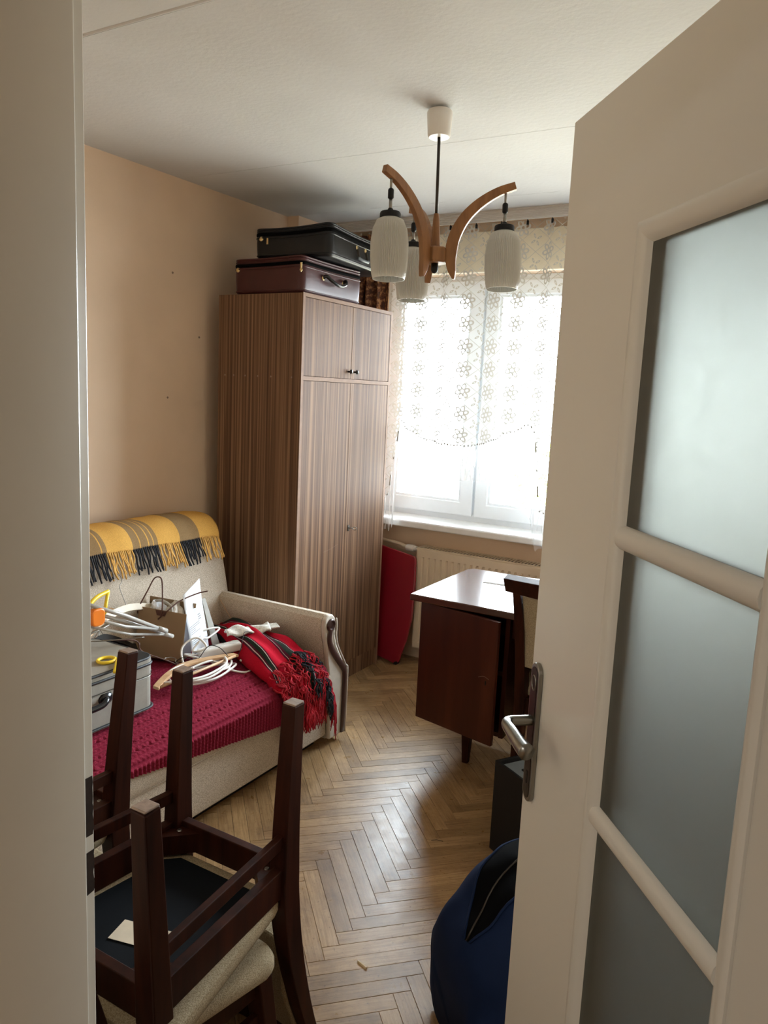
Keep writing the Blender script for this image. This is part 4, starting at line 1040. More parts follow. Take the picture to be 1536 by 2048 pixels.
# standing behind the paper bag, on the back of the sofa
flat_hanger('wooden_hanger', 'cream wooden clothes hanger leaning on the sofa back behind the paper bag', (-2.322, 2.055, SZ+0.205), (1.05, 0.06, PI/2+0.10), 'cream', False, 0.36, 0.030)
flat_hanger('wooden_hanger', 'brown wooden clothes hanger on the back edge of the grey suitcase', (-2.255, 1.83, SZ+0.215), (0.25, -0.10, PI/2+0.5), 'hangwood', True)
MT['blackhang'] = plain('black_hanger_plastic', (0.012, 0.011, 0.011), 0.35)
flat_hanger('plastic_hanger', 'black plastic clothes hanger wedged between grey suitcase and paper bag', (-2.305, 1.955, SZ+0.090), (0.9, 0.25, PI/2+0.35), 'blackhang', True, 0.36, 0.06)
flat_hanger('plastic_hanger', 'second black hanger tilted lower in the gap behind the grey suitcase', (-2.335, 1.965, SZ+0.020), (1.2, -0.12, PI/2+0.15), 'blackhang', True, 0.36, 0.06)
def clear_hanger(label, a, b, sep, r):
    t = thing('plastic_hanger', label, 'hanger', a, (0, 0, 0), 'milky plastic trouser hangers')
    d = Vector(b)-Vector(a); s = Vector((sep[0], sep[1], sep[2]))
    obj('upper_bar', tube(BM(), [(0, 0, 0), d*0.5+Vector((0, 0, 0.006)), d], [r, r, r*0.8], 10), 'clearwhite', t, smooth=True)
    obj('lower_bar', tube(BM(), [s, d*0.5+s*0.75, d*0.93], [r*0.8, r*0.8, r*0.7], 10), 'clearwhite', t, smooth=True)
    obj('end_cap', tube(BM(), [d*0.91, d*1.02], r*1.3, 10), 'clearwhite', t, smooth=True)
    return t
clear_hanger('long milky plastic trouser hanger pointing over the grey suitcase toward the bag, the upper one', (-2.07, 1.62, SZ+0.410), (-2.085, 2.005, SZ+0.215), (0.0, 0.0, -0.045), 0.0075)
clear_hanger('milky plastic trouser hanger just below the longer one over the grey suitcase', (-2.08, 1.64, SZ+0.375), (-2.11, 2.06, SZ+0.175), (0.0, 0.0, -0.05), 0.0065)
wh_ = thing('wire_hanger', 'bent grey wire hanger on the back of the grey suitcase', 'hanger', (-2.2, 1.78, SZ+0.205))
obj('wire', tube(BM(), catmull([(0.02, -0.16, 0.03), (0.05, -0.05, 0.055), (0.03, 0.04, 0.06), (-0.02, 0.07, 0.045), (-0.04, 0.02, 0.02), (0.0, -0.03, 0.012), (0.06, 0.05, 0.008), (0.10, 0.14, 0.003)], 6), 0.0026, 6), 'wire', wh_, smooth=True)
wh2 = thing('wire_hanger', 'brown coated wire hanger hanging down in front of the paper bag', 'hanger', (-2.24, 1.95, SZ+0.09))
obj('wire', tube(BM(), catmull([(-0.05, -0.13, 0.09), (-0.01, -0.03, 0.075), (0.02, 0.04, 0.06), (0.04, 0.05, 0.02), (0.10, 0.13, -0.03), (0.16, 0.20, -0.078)], 6), 0.0026, 6), 'cord', wh2, smooth=True)
obj('hook', tube(BM(), catmull([(0.03, 0.045, 0.055), (0.035, 0.04, 0.0), (0.03, 0.03, -0.06), (0.045, 0.025, -0.085)], 5), 0.0022, 6), 'cord', wh2, smooth=True)
hk = thing('wire_hook', 'dark wire hanger hook standing against the sofa back left of the paper bag', 'hook', (-2.40, 1.93, SZ+0.21))
obj('wire', tube(BM(), catmull([(0.01, 0.045, -0.015), (0.0, 0.03, 0.02), (-0.005, 0.015, 0.055), (-0.006, 0.0, 0.075), (-0.006, -0.008, 0.068), (-0.002, 0.004, 0.035)], 6), 0.003, 6), 'cord', hk, smooth=True)
# yellow and orange plastic ends
yh = thing('plastic_hanger', 'yellow plastic hanger end above the milky ones', 'hanger', (-2.12, 1.735, SZ+0.385))
ym = BM(); tube(ym, catmull([(0.03, -0.10, -0.06), (0.02, -0.06, -0.01), (0.01, -0.02, 0.012), (0, 0.02, 0.018), (-0.004, 0.045, 0.020)], 5), 0.0075, 8)
obj('arm', ym, 'yellow', yh, smooth=True)
obj('brace', tube(BM(), [(0.0, 0.040, 0.018), (0.01, 0.022, -0.02), (0.024, 0.0, -0.06)], 0.0065, 8), 'yellow', yh, smooth=True)
oc = thing('hanger_clip', 'orange plastic hanger clip at the left edge of the pile', 'clip', (-2.07, 1.685, SZ+0.345))
obj('clip_body', prism(BM(), rrect(0.055, 0.060, 0.018, 4), -0.012, 0.012, 'yz'), 'orange', oc, bevel=0.005)
yk = thing('plastic_hook', 'yellow plastic hook lying on top of the grey suitcase', 'hook', (-2.03, 1.69, SZ+gz+0.0065))
obj('ring', tube(BM(), [(0.026*math.cos(t), 0.030*math.sin(t), 0) for t in [2*PI*i/20 for i in range(20)]], 0.0058, 8, True), 'yellow', yk, smooth=True)
obj('stem', tube(BM(), [(0.020, 0.032, 0.001), (0.05, 0.0, 0.001), (0.11, -0.06, 0.001)], 0.0055, 8), 'yellow', yk, smooth=True)

# ---- folded whitish packet on the tartan blanket
pk = thing('packet', 'flattened greyish white packet lying on the tartan blanket', 'packet', (-2.120, 2.420, SZ+0.098), (0.0, -0.05, 0.93))
def pkt(u, v): return Vector((-0.03+0.19*u, -0.045+0.085*v*(0.8+0.2*u), 0.026*math.sin(PI*v)*(0.7+0.3*math.sin(u*7))+0.006*math.sin(u*15+v*6)))
bm = BM(); grid(bm, pkt, 24, 12); o = obj('wrapper', bm, 'sock', pk, smooth=True); solidify(o, 0.010, -1)
bm = BM(); grid(bm, lambda u, v: Vector((0.158+0.042*u, -0.036+0.066*v, 0.004*math.sin(v*24)+0.006)), 6, 24); o = obj('pleated_end', bm, 'sock', pk, smooth=True); solidify(o, 0.004, -1)
obj('button', lathe(BM(), [(0, 0.003), (0.006, 0.002), (0.007, 0)], 12), 'whiteplastic', pk)

# ================================================================== CHANDELIER
ch = thing('chandelier', 'three armed wooden chandelier with ribbed white glass shades', 'lamp', (-1.262, 2.43, H), (0, 0, 0))
tl = 0.055
ph_ = math.radians(137.7)
ch.rotation_euler = Matrix.Rotation(-tl, 3, Vector((-math.sin(ph_), math.cos(ph_), 0))).to_euler() if False else Matrix.Rotation(tl, 3, Vector((-math.sin(ph_), math.cos(ph_), 0))).to_euler()
obj('canopy', lathe(BM(), [(0.0, -0.008), (0.040, -0.010), (0.043, -0.016), (0.038, -0.088), (0.034, -0.094), (0.0, -0.094)], 28), 'whiteplastic', ch, 'white plastic ceiling cup', auto=True)
obj('ceiling_hook', tube(BM(), catmull([(0.0, 0, 0.02), (0.012, 0, -0.004), (-0.006, 0.006, -0.012)], 4), 0.006, 6), 'darksteel', ch, smooth=True)
obj('stem', tube(BM(), [(0, 0, -0.09), (0, 0, -0.35)], 0.0052, 10), 'darksteel', ch, 'dark metal rod', smooth=True)
obj('spindle', lathe(BM(), [(0.0, -0.338), (0.008, -0.340), (0.011, -0.36), (0.018, -0.47), (0.018, -0.50)], 20), 'lampwood', ch, auto=True)
obj('hub', lathe(BM(), [(0.0, -0.452), (0.040, -0.452), (0.044, -0.458), (0.044, -0.497), (0.040, -0.503), (0.0, -0.503)], 6, mtx=Matrix.Rotation(math.radians(17.7+30), 4, 'Z')), 'lampwood', ch, bevel=0.003)
obj('finial', lathe(BM(), [(0.012, -0.500), (0.012, -0.525), (0.009, -0.533), (0.0, -0.536)], 14), 'black', ch, 'black finial', smooth=True)
ARM_C = catmull([(0.066, -0.556, 0), (0.055, -0.505, 0), (0.055, -0.460, 0), (0.067, -0.410, 0), (0.098, -0.356, 0), (0.146, -0.311, 0), (0.204, -0.278, 0), (0.261, -0.260, 0)], 4)
shade_prof = [(0.0, 0.0), (0.030, -0.002), (0.043, -0.009), (0.0535, -0.036), (0.0590, -0.080), (0.0585, -0.125), (0.0545, -0.170), (0.0515, -0.190), (0.0495, -0.190), (0.0525, -0.168), (0.0565, -0.125), (0.057, -0.080), (0.0515, -0.038), (0.042, -0.012), (0.030, -0.005)]
def ribbed(prof, n=112):
    bm = BM(); rings = []
    for r, z in prof:
        ring_ = []
        for k_ in range(n):
            q = 1+(0.030 if k_ % 2 else -0.030)*(1 if (r > 0.045 and z < -0.02 and z > -0.186) else 0)
            a = 2*PI*k_/n; ring_.append(bm.verts.new((r*q*math.cos(a), r*q*math.sin(a), z)))
        rings.append(ring_)
    for A, B in zip(rings, rings[1:]):
        for k_ in range(n): bm.faces.new((A[k_], A[(k_+1) % n], B[(k_+1) % n], B[k_]))
    bmesh.ops.remove_doubles(bm, verts=bm.verts, dist=1e-6)
    return mesh_from(bm, 'shade', False)
shade_me = ribbed([p for p in shade_prof]); shade_me.materials.append(MT['opal'])
for k_ in range(3):
    a = math.radians(17.7+120*k_); Rz = Matrix.Rotation(a, 4, 'Z')
    bm = BM(); secs = []; n_ = len(ARM_C)
    for i, p in enumerate(ARM_C):
        t = (ARM_C[min(n_-1, i+1)]-ARM_C[max(0, i-1)]).normalized(); nn = Vector((-t.y, t.x, 0))
        q = i/(n_-1); hw = interp(q, [(0, 0.004), (0.08, 0.014), (0.25, 0.020), (0.45, 0.0195), (0.75, 0.0155), (1, 0.012)])
        y = 0.0095
        a1, a2 = p+nn*hw, p-nn*hw
        secs.append([(a1.x, -y, a1.y), (a2.x, -y, a2.y), (a2.x, y, a2.y), (a1.x, y, a1.y)])
    sections(bm, secs); bmesh.ops.transform(bm, matrix=Rz, verts=bm.verts)
    am = obj('arm', bm, 'lampwood', ch, bevel=0.0015)
    bm = BM(); box(bm, 0.034, 0.062, -0.008, 0.008, -0.496, -0.462); bmesh.ops.transform(bm, matrix=Rz, verts=bm.verts)
    obj('joint', bm, 'lampwood', am)
    sp_ = Rz @ Vector((0.229, 0, -0.052))
    obj('drop_rod', tube(BM(), [sp_+Vector((0, 0, -0.215)), sp_+Vector((0, 0, -0.262))], 0.0042, 8), 'steel', ch, smooth=True)
    obj('collar', lathe(BM(), [(0.007, -0.262), (0.0095, -0.266), (0.0095, -0.290), (0.006, -0.294)], 14, c=sp_), 'black', ch, 'black collar', auto=True)
    obj('drop_rod', tube(BM(), [sp_+Vector((0, 0, -0.290)), sp_+Vector((0, 0, -0.330))], 0.0055, 8), 'steel', ch, smooth=True)
    obj('gallery_cap', lathe(BM(), [(0.007, -0.322), (0.010, -0.328), (0.031, -0.334), (0.033, -0.338), (0.033, -0.352), (0.0, -0.352)], 24, c=sp_), 'black', ch, 'black gallery cap', auto=True)
    s = obj('shade', shade_me, None, ch, 'ribbed white glass shade'); s.location = sp_+Vector((0, 0, -0.350))

# ================================================================== CURTAINS AND RAIL
rl = thing('curtain_rail', 'white plastic ribbed curtain rail fixed along the ceiling', 'curtain rail', (-1.2, 3.86, H))
bm = BM()
pr = [(0.060, 0.0), (-0.060, 0.0)]
for i in range(6): pr += [(-0.060, -0.004-i*0.008), (-0.0572, -0.006-i*0.008), (-0.0572, -0.009-i*0.008), (-0.060, -0.011-i*0.008)]
pr += [(-0.060, -0.055), (-0.045, -0.055), (-0.045, -0.030), (0.060, -0.030)]
obj('profile', prism(bm, pr, -1.402, 1.46, 'yz'), 'rail', rl)
obj('end_cap', bx(-1.405, -1.399, -0.061, 0.061, -0.056, -0.001), 'whiteplastic', rl)
CX0, CX1 = -2.245, -1.205
hem_pts = [(-2.245, 0.945), (-2.205, 0.99), (-2.178, 1.20), (-2.148, 1.415), (-2.09, 1.372), (-1.963, 1.318), (-1.85, 1.305), (-1.734, 1.303), (-1.64, 1.320), (-1.562, 1.346), (-1.46, 1.395), (-1.374, 1.437), (-1.345, 1.40), (-1.315, 1.20), (-1.285, 1.0), (-1.205, 0.93)]
fold_ph = [(-2.245, 0.0), (-2.16, 2.2), (-2.04, 5.4), (-1.95, 8.0), (-1.84, 10.6), (-1.70, 13.6), (-1.58, 16.4), (-1.45, 19.0), (-1.33, 22.4), (-1.205, 26)]
def fold(x, z):
    f = interp(x, fold_ph); amp = 0.016+0.006*math.sin(x*9)
    return amp*math.sin(f)+0.006*math.sin(2.3*f+0.8*z)+0.004*math.sin(z*3+x*11)
ZT = 2.452
# arc length table for the cloth's own width
NXC = 320; xs = [CX0+(CX1-CX0)*i/NXC for i in range(NXC+1)]; arc = [0]
for i in range(NXC): arc.append(arc[-1]+math.hypot(xs[i+1]-xs[i], fold(xs[i+1], 2)-fold(xs[i], 2)))
def arcu(u):
    q = u*NXC; i = min(NXC-1, int(q)); return (arc[i]+(arc[i+1]-arc[i])*(q-i))*1.12
def net(u, v):
    x = CX0+(CX1-CX0)*u; hz = sinterp(x, hem_pts); z = ZT+(hz-ZT)*v
    pinch = 1-0.55*math.exp(-v*14)
    return Vector((x+1.7+0.012*v*math.sin(x*14), fold(x, z)*pinch*(1+0.25*v), z))
nc = thing('net_curtain', 'white floral lace net curtain with a scalloped frilled hem in front of the window', 'curtain', (-1.7, 3.832, 0))
bm = BM(); grid(bm, net, NXC, 60, lambda u, v: (arcu(u), ZT+(sinterp(CX0+(CX1-CX0)*u, hem_pts)-ZT)*v)); obj('lace_panel', bm, 'lace', nc, smooth=True)
def frill(u, v):
    b = net(u, 1.0); x = CX0+(CX1-CX0)*u
    ln = interp(x, [(-2.245, 0.165), (-2.205, 0.20), (-2.180, 0.38), (-2.158, 0.52), (-2.147, 0.22), (-2.10, 0.21), (-1.734, 0.190), (-1.40, 0.23), (-1.374, 0.34), (-1.345, 0.46), (-1.315, 0.36), (-1.285, 0.20), (-1.205, 0.15)])
    g = math.sin(interp(x, fold_ph)*4.3+1.5*math.sin(x*31))
    return b+Vector((0.006*v*math.sin(x*70)+0.010*v*math.sin(x*19), -0.004+0.011*v*g, -ln*v))
bm = BM(); grid(bm, frill, NXC, 14); obj('frill', bm, 'voile', nc, 'plain gathered white frill', smooth=True)
bm = BM(); r_ = random.Random(6)
for i in range(0, NXC-1, 5):
    p = net(i/NXC, 1.0); q = net((i+1.6)/NXC, 1.0)
    tube(bm, [p+Vector((0, -0.004, r_.uniform(-0.004, 0.004))), q+Vector((0, -0.004, r_.uniform(-0.004, 0.004)))], 0.0048, 5)
MT['beading'] = plain('grey_bead_braid', (0.40, 0.39, 0.37), 0.8)
obj('bead_braid', bm, 'beading', nc, 'small grey beaded braid', smooth=True, kind='stuff')
for x in (-2.18, -2.03, -1.885, -1.74, -1.60, -1.46, -1.33, -1.222):
    m = BM(); box(m, -0.005, 0.005, -0.004, 0.004, -0.016, 0.004); tube(m, [(0, 0, 0.002), (0, -0.006, 0.010), (0, 0, 0.016)], 0.003, 6)
    o = obj('curtain_clip', m, 'black', nc, 'black curtain clip'); o.location = (x+1.7, fold(x, ZT)*0.45-0.003, ZT-0.004)
def drp(u, v):
    x = -2.615+0.335*u; z = 2.45-1.57*v
    return Vector((x+2.45, 0.018*math.sin(u*30)+0.008*math.sin(u*53+v*2), z))
dp = thing('drape', 'bronze patterned brocade drape hanging behind the wardrobe and suitcases', 'curtain', (-2.45, 3.895, 0))
bm = BM(); grid(bm, drp, 60, 20); o = obj('cloth', bm, 'drape', dp, smooth=True); solidify(o, 0.003)
for x in (-2.60, -2.545, -2.49, -2.435, -2.38, -2.325):
    o = obj('curtain_clip', bx(-0.004, 0.004, -0.003, 0.003, -0.008, 0.012), 'whiteplastic', dp); o.location = (x+2.45, 0, 2.452)

# ================================================================== RADIATOR
RX0, RX1, RZ0, RZ1 = -2.011, -0.80, 0.096, 0.690
ra = thing('radiator', 'cream panel radiator with a slotted top grille under the window', 'radiator', (RX0, 3.87, 0))
rw = RX1-RX0
bm = BM(); V = []
xs_ = [0, 0.02]; n_ = int((rw-0.05)/0.0375)
prof_ = [(0, 0.004), (0.006, 0.0)]
xx = 0.035; pts_ = [(0.0, 0.003), (0.006, 0.0)]
for i in range(n_-1):
    pts_ += [(xx, 0.0), (xx+0.005, 0.006), (xx+0.013, 0.006), (xx+0.018, 0.0)]; xx += 0.0375
pts_ += [(rw-0.006, 0.0), (rw, 0.003)]
zl = [RZ0, RZ0+0.006, RZ0+0.035, RZ0+0.045, RZ1-0.055, RZ1-0.045, RZ1-0.006, RZ1]
zy = [0.004, 0.0, 0.0, 1, 1, 0.0, 0.0, 0.004]
rows = []
for z, f in zip(zl, zy):
    rows.append([bm.verts.new((x, (d if f == 1 else min(f+(0.003 if x in (0.0, rw) else 0), 0.006)), z)) for x, d in pts_])
for A, B in zip(rows, rows[1:]):
    for i in range(len(pts_)-1): bm.faces.new((A[i], A[i+1], B[i+1], B[i]))
o = obj('front_panel', bm, 'rad', ra)
obj('back_panel', bx(0.01, rw-0.01, 0.091, 0.103, RZ0, RZ1-0.004), 'rad', ra)
obj('slot_shade_block', bx(0.02, rw-0.02, 0.012, 0.090, RZ0+0.02, RZ1-0.006), 'socket', ra)  # dark block added inside so the grille slots look shaded
for x in (0.0, rw-0.012): obj('side_panel', bx(x, x+0.012, 0.004, 0.103, RZ0+0.02, RZ1+0.004), 'rad', ra, bevel=0.003)
gr = obj('top_grille', ring(BM(), (0.0, rw, 0.0, 0.105), (0.02, rw-0.02, 0.012, 0.094), 0, 0.005), 'rad', ra); gr.rotation_euler = (-PI/2, 0, 0)
gr.rotation_euler = (PI/2, 0, 0); gr.location = (0, 0.0, RZ1+0.006)
for v in gr.data.vertices: v.co = Vector((v.co.x, -v.co.y, -v.co.z))
gr.rotation_euler = (0, 0, 0)
for v in gr.data.vertices: v.co = Vector((v.co.x, -v.co.z, v.co.y))
bm = BM(); x = 0.026
while x < rw-0.026:
    box(bm, x, x+0.008, 0.012, 0.094, -0.004, -0.001); x += 0.019
obj('grille_slats', bm, 'rad', gr, kind='stuff')
bm = BM(); m = Matrix.Translation((0.002, 0.028, 0.682)) @ Matrix.Rotation(-PI/2, 4, 'Y')
va = obj('valve', lathe(bm, [(0.010, 0.0), (0.010, 0.014), (0.015, 0.016), (0.015, 0.030), (0.020, 0.032), (0.021, 0.050), (0.019, 0.078), (0.016, 0.084), (0.0, 0.085)], 20, mtx=m), 'whiteplastic', ra, 'white thermostatic valve head', auto=True)
obj('pipe', tube(BM(), catmull([(-0.075, 0.030, 0.682), (-0.10, 0.034, 0.686), (-0.15, 0.055, 0.692), (-0.30, 0.066, 0.70)], 6), 0.011, 12), 'rad', ra, smooth=True)
for x in (0.25, rw-0.25):
    obj('wall_bracket', bx(x-0.015, x+0.015, 0.098, 0.1095, 0.15, 0.62), 'rad', ra)

# ================================================================== DARK RED BOARD
rb = thing('board', 'dark red laminate board with a tapered foot leaning between wardrobe and radiator', 'board', (-2.13, 3.800, 0.0), (-0.085, 0, 0.0))
poly = [(0.062, 0.0), (0.070, 0.004), (0.078, 0.02), (0.115, 0.15), (0.138, 0.285), (0.139, 0.45), (0.131, 0.615), (0.126, 0.637), (0.114, 0.648), (0.09, 0.653), (-0.105, 0.684), (-0.12, 0.677), (-0.125, 0.66), (-0.125, 0.08), (-0.110, 0.040), (-0.062, 0.026)]
obj('panel', prism(BM(), poly, -0.009, 0.009, 'xz'), 'redboard', rb, bevel=0.005, seg=3)
obj('foot_cap', prism(BM(), [(0.045, -0.002), (0.064, -0.0035), (0.076, 0.012), (0.066, 0.02), (0.05, 0.012)], -0.011, 0.011, 'xz'), 'black', rb)

# ================================================================== DESK
dk = thing('desk', 'dark mahogany writing desk with a reflective top and a tapered leg', 'desk', (-1.45, 2.752, 0), (0, 0, 0))
obj('desk_top', prism(BM(), [(0, 0), (1.10, 0), (1.10, 0.62), (0.02, 0.62), (-0.004, 0.59)], 0.722, 0.750, 'xy'), 'desktop', dk, bevel=0.004, seg=2)
px0, px1, py0, py1, pz0 = 0.040, 0.425, 0.055, 0.54, 0.205
obj('pedestal', bx(px0+0.001, px0+0.018, py0+0.002, py1, pz0, 0.722), 'desk', dk, 'left side panel')
obj('pedestal', bx(px1-0.018, px1, py0+0.002, py1, pz0, 0.722), 'desk', dk, 'right side panel')
obj('pedestal_bottom', bx(px0+0.018, px1-0.018, py0+0.01, py1, pz0, pz0+0.018), 'desk', dk)
obj('pedestal_shelf', bx(px0+0.018, px1-0.018, py0+0.02, py1, 0.46, 0.478), 'desk', dk)
obj('pedestal_back', bx(px0, px1, py1-0.008, py1, pz0, 0.722), 'desk', dk)
ddoor = obj('pedestal_door', bx(0.0, 0.388, -0.018, 0.0, pz0+0.004, 0.716), 'desk', dk, 'slightly open cupboard door', bevel=0.002)
ddoor.location = (px0, py0+0.000, 0); ddoor.rotation_euler = (0, 0, -0.215)
obj('keyhole', prism(BM(), rrect(0.007, 0.020, 0.0034, 4, 0.345, 0.46), -0.0184, -0.0180, 'xz'), 'darksteel', ddoor)
obj('scratch', tube(BM(), catmull([(0.31, -0.0181, 0.475), (0.335, -0.0181, 0.485), (0.36, -0.0181, 0.478)], 4), 0.0006, 4), 'worn', ddoor)
def dleg(x, y):
    b = BM(); beam(b, (x, y, pz0), (x, y, 0.0), 0.046, 0.046, (0, 1, 0), 0.026, 0.026)
    return b
for x, y in ((0.225, 0.170), (0.09, 0.47), (0.36, 0.47)): obj('leg', dleg(x, y), 'mahog', dk, bevel=0.003)
obj('side_panel', bx(1.03, 1.05, 0.055, 0.54, 0.10, 0.722), 'desk', dk)
obj('modesty_panel', bx(px1, 1.03, 0.522, 0.54, 0.35, 0.722), 'desk', dk)
obj('drawer', bx(px1+0.004, 1.028, 0.075, 0.52, 0.625, 0.718), 'desk', dk)
for y in (0.11, 0.48):
    b = BM(); beam(b, (1.04, y, 0.10), (1.04, y, 0), 0.04, 0.04, (0, 1, 0), 0.026, 0.026); obj('leg', b, 'mahog', dk)
pp_ = thing('paper_sheet', 'white sheet of paper lying on the desk top', 'paper', (-1.285, 3.13, 0.7505), (0, 0, 0.14))
bm = BM(); grid(bm, lambda u, v: Vector((0.297*u, 0.205*v, 0.0006+0.004*u*u)), 8, 4); o = obj('sheet', bm, 'paper', pp_, smooth=True); solidify(o, 0.0008, 1)

# ================================================================== CHAIRS
CH = 0.925
def build_chair(name, label, loc, rot, group):
    t = thing(name, label, 'chair', loc, rot, group)
    def leg_front(s):
        b = BM(); beam(b, (s*0.188, -0.193, 0.428), (s*0.218, -0.240, 0.004), 0.047, 0.044, (0, 1, 0), 0.033, 0.033); return b
    def leg_rear(s):
        pts = [(0.158, 0.216, 0.004), (0.157, 0.206, 0.22), (0.157, 0.203, 0.38), (0.158, 0.206, 0.46), (0.159, 0.226, 0.58), (0.162, 0.268, 0.74), (0.165, 0.325, 0.895)]
        hw = [(0.0165, 0.0175), (0.019, 0.022), (0.021, 0.026), (0.021, 0.027), (0.019, 0.025), (0.017, 0.020), (0.014, 0.014)]
        pts2 = catmull(pts, 3); secs = []
        for i, p in enumerate(pts2):
            q = min(len(hw)-1.001, i/3); k_ = int(q); f = q-k_
            a = hw[k_][0]*(1-f)+hw[k_+1][0]*f; c = hw[k_][1]*(1-f)+hw[k_+1][1]*f
            x = s*p.x
            secs.append([(x-a, p.y-c, p.z), (x+a, p.y-c, p.z), (x+a, p.y+c, p.z), (x-a, p.y+c, p.z)])
        return sections(BM(), secs)
    for s in (-1, 1):
        l_ = obj('leg', leg_front(s), 'mahog', t, bevel=0.003)
        obj('foot', bx(s*0.218-0.0155, s*0.218+0.0155, -0.240-0.0155, -0.240+0.0155, 0.0, 0.0045), 'worn', l_, 'worn pale foot', bevel=0.002)
        l_ = obj('leg', leg_rear(s), 'mahog', t, 'rear leg running up into the back', bevel=0.0025)
        obj('foot', bx(s*0.158-0.0155, s*0.158+0.0155, 0.216-0.0165, 0.216+0.0165, 0.0, 0.0045), 'worn', l_, 'worn pale foot', bevel=0.002)
        b = BM(); beam(b, (s*0.188, -0.190, 0.392), (s*0.157, 0.205, 0.392), 0.022, 0.066); obj('side_apron', b, 'mahog', t, bevel=0.002)
        b = BM(); beam(b, (s*0.197, -0.206, 0.300), (s*0.157, 0.206, 0.300), 0.016, 0.028); obj('stretcher', b, 'mahog', t, bevel=0.002)
        for e_ in (-1, 1):
            yy = -0.185 if e_ < 0 else 0.200; xx = s*(0.180 if e_ < 0 else 0.150)
            pl_ = [(xx, yy), (xx-s*0.075, yy), (xx, yy-e_*0.075)]
            cb = obj('corner_block', prism(BM(), pl_, 0.372, 0.418, 'xy'), 'mahog', t)
            obj('screw', lathe(BM(), [(0.0, -0.0022), (0.0045, -0.0022), (0.006, 0.0)], 10, c=(xx-s*0.022, yy-e_*0.022, 0.372)), 'steel', cb, 'small steel screw')
    b = BM(); beam(b, (-0.19, -0.198, 0.392), (0.19, -0.198, 0.392), 0.022, 0.066); obj('front_apron', b, 'mahog', t, bevel=0.002)
    b = BM(); beam(b, (-0.155, 0.205, 0.392), (0.155, 0.205, 0.392), 0.022, 0.066); obj('rear_apron', b, 'mahog', t, bevel=0.002)
    out = []
    for (cx_, cy_), a0, rr in (((0.175, -0.175), -PI/2, 0.06), ((0.135, 0.155), 0, 0.035), ((-0.135, 0.155), PI/2, 0.035), ((-0.175, -0.175), PI, 0.06)):
        for i in range(7):
            a = a0+PI/2*i/6; out.append((cx_+rr*math.cos(a), cy_+rr*math.sin(a)))
    bm = BM(); rings = []
    for z, sc in ((0.4255, 0.955), (0.429, 0.985), (0.438, 1.0), (0.450, 0.998), (0.461, 0.978), (0.469, 0.91), (0.473, 0.70), (0.475, 0.35)):
        rings.append([bm.verts.new((x*sc, y*sc, z)) for x, y in out])
    n_ = len(out)
    for A, B in zip(rings, rings[1:]):
        for i in range(n_): bm.faces.new((A[i], A[(i+1) % n_], B[(i+1) % n_], B[i]))
    bm.faces.new(rings[0][::-1]); bm.faces.new(rings[-1])
    obj('seat', bm, 'seatfab', t, 'woven beige seat cushion', auto=True)
    pol = [(-0.150, -0.170), (0.150, -0.170), (0.165, -0.135), (0.132, 0.135), (0.105, 0.160), (-0.105, 0.160), (-0.132, 0.135), (-0.165, -0.135)]
    obj('dust_cloth', prism(BM(), pol, 0.4225, 0.4256, 'xy'), 'undercloth', t, 'black cloth under the seat')
    b = BM(); secs = []
    for i in range(9):
        x = -0.210+0.42*i/8; bow = 0.018*(1-(x/0.21)**2)
        secs.append([(x, 0.302+bow, 0.850+0.01*abs(x/0.21)), (x, 0.322+bow, 0.850+0.01*abs(x/0.21)), (x, 0.352+bow, 0.915), (x, 0.306+bow, 0.925)])
    obj('top_rail', sections(BM(), secs), 'mahog', t, bevel=0.003)
    b = BM(); secs = []
    for i in range(9):
        x = -0.146+0.292*i/8; bow = 0.016*(1-(x/0.146)**2)
        secs.append([(x, 0.208+bow, 0.560), (x, 0.240+bow, 0.556), (x, 0.262+bow, 0.70), (x, 0.314+bow, 0.852), (x, 0.285+bow, 0.856), (x, 0.225+bow, 0.70)])
    obj('back_pad', sections(BM(), secs), 'seatfab', t, 'woven beige back pad', bevel=0.006)
    return t
def copy_tree(o, parent=None):
    c = o.copy(); COL.objects.link(c)
    if parent is not None: c.parent = parent; c.matrix_parent_inverse = Matrix.Identity(4)
    for k_ in list(o.children): copy_tree(k_, c)
    return c
GRP = 'dark wooden chairs with woven beige seats'
c1 = build_chair('dining_chair', 'dark wooden chair standing at the desk with its back to the doorway', (-0.785, 2.966, 0), (0, 0, PI), GRP)
c1.rotation_euler = (0, 0, PI)
def again(loc, rot, label):
    c = copy_tree(c1); c.location = loc; c.rotation_euler = rot; c['label'] = label; return c
up1 = again((-1.070, 1.020, CH), (0, PI, 0), 'upturned dark wooden chair nearest the doorway, black cloth under its seat showing')
lo1 = again((-1.090, 0.948, 0), (0, 0, PI), 'upright chair underneath the nearest upturned one, pale seat corner showing')
lo1.rotation_euler = (0, 0, PI); lo1.scale = (0.97, 0.93, 0.90)
tilt_ = (Matrix.Rotation(math.radians(4), 3, Vector((-1, 0, 0))) @ Matrix.Rotation(PI, 3, 'Y'))
up2 = again(Vector((-1.397, 1.227, 0.936))-tilt_ @ Vector((-0.158, 0.216, 0)), tilt_.to_euler(), 'second upturned dark chair, half hidden by the door frame beside the grey suitcase')
lo2 = again((-1.585, 0.925, 0), (0, 0, PI/2), 'upright chair by the sofa, only a pale seat corner showing beside the door frame')
lo2.scale = (0.95, 0.95, 0.90)
lb = thing('paper_label', 'white printed paper label on the black cloth of the nearest upturned chair', 'label', (-1.05, 0.955, CH-0.4212), (0, 0, 0.25))
obj('sheet', bx(-0.060, 0.060, -0.028, 0.028, 0, 0.0006), 'cream', lb)
ik = BM(); r_ = random.Random(3)
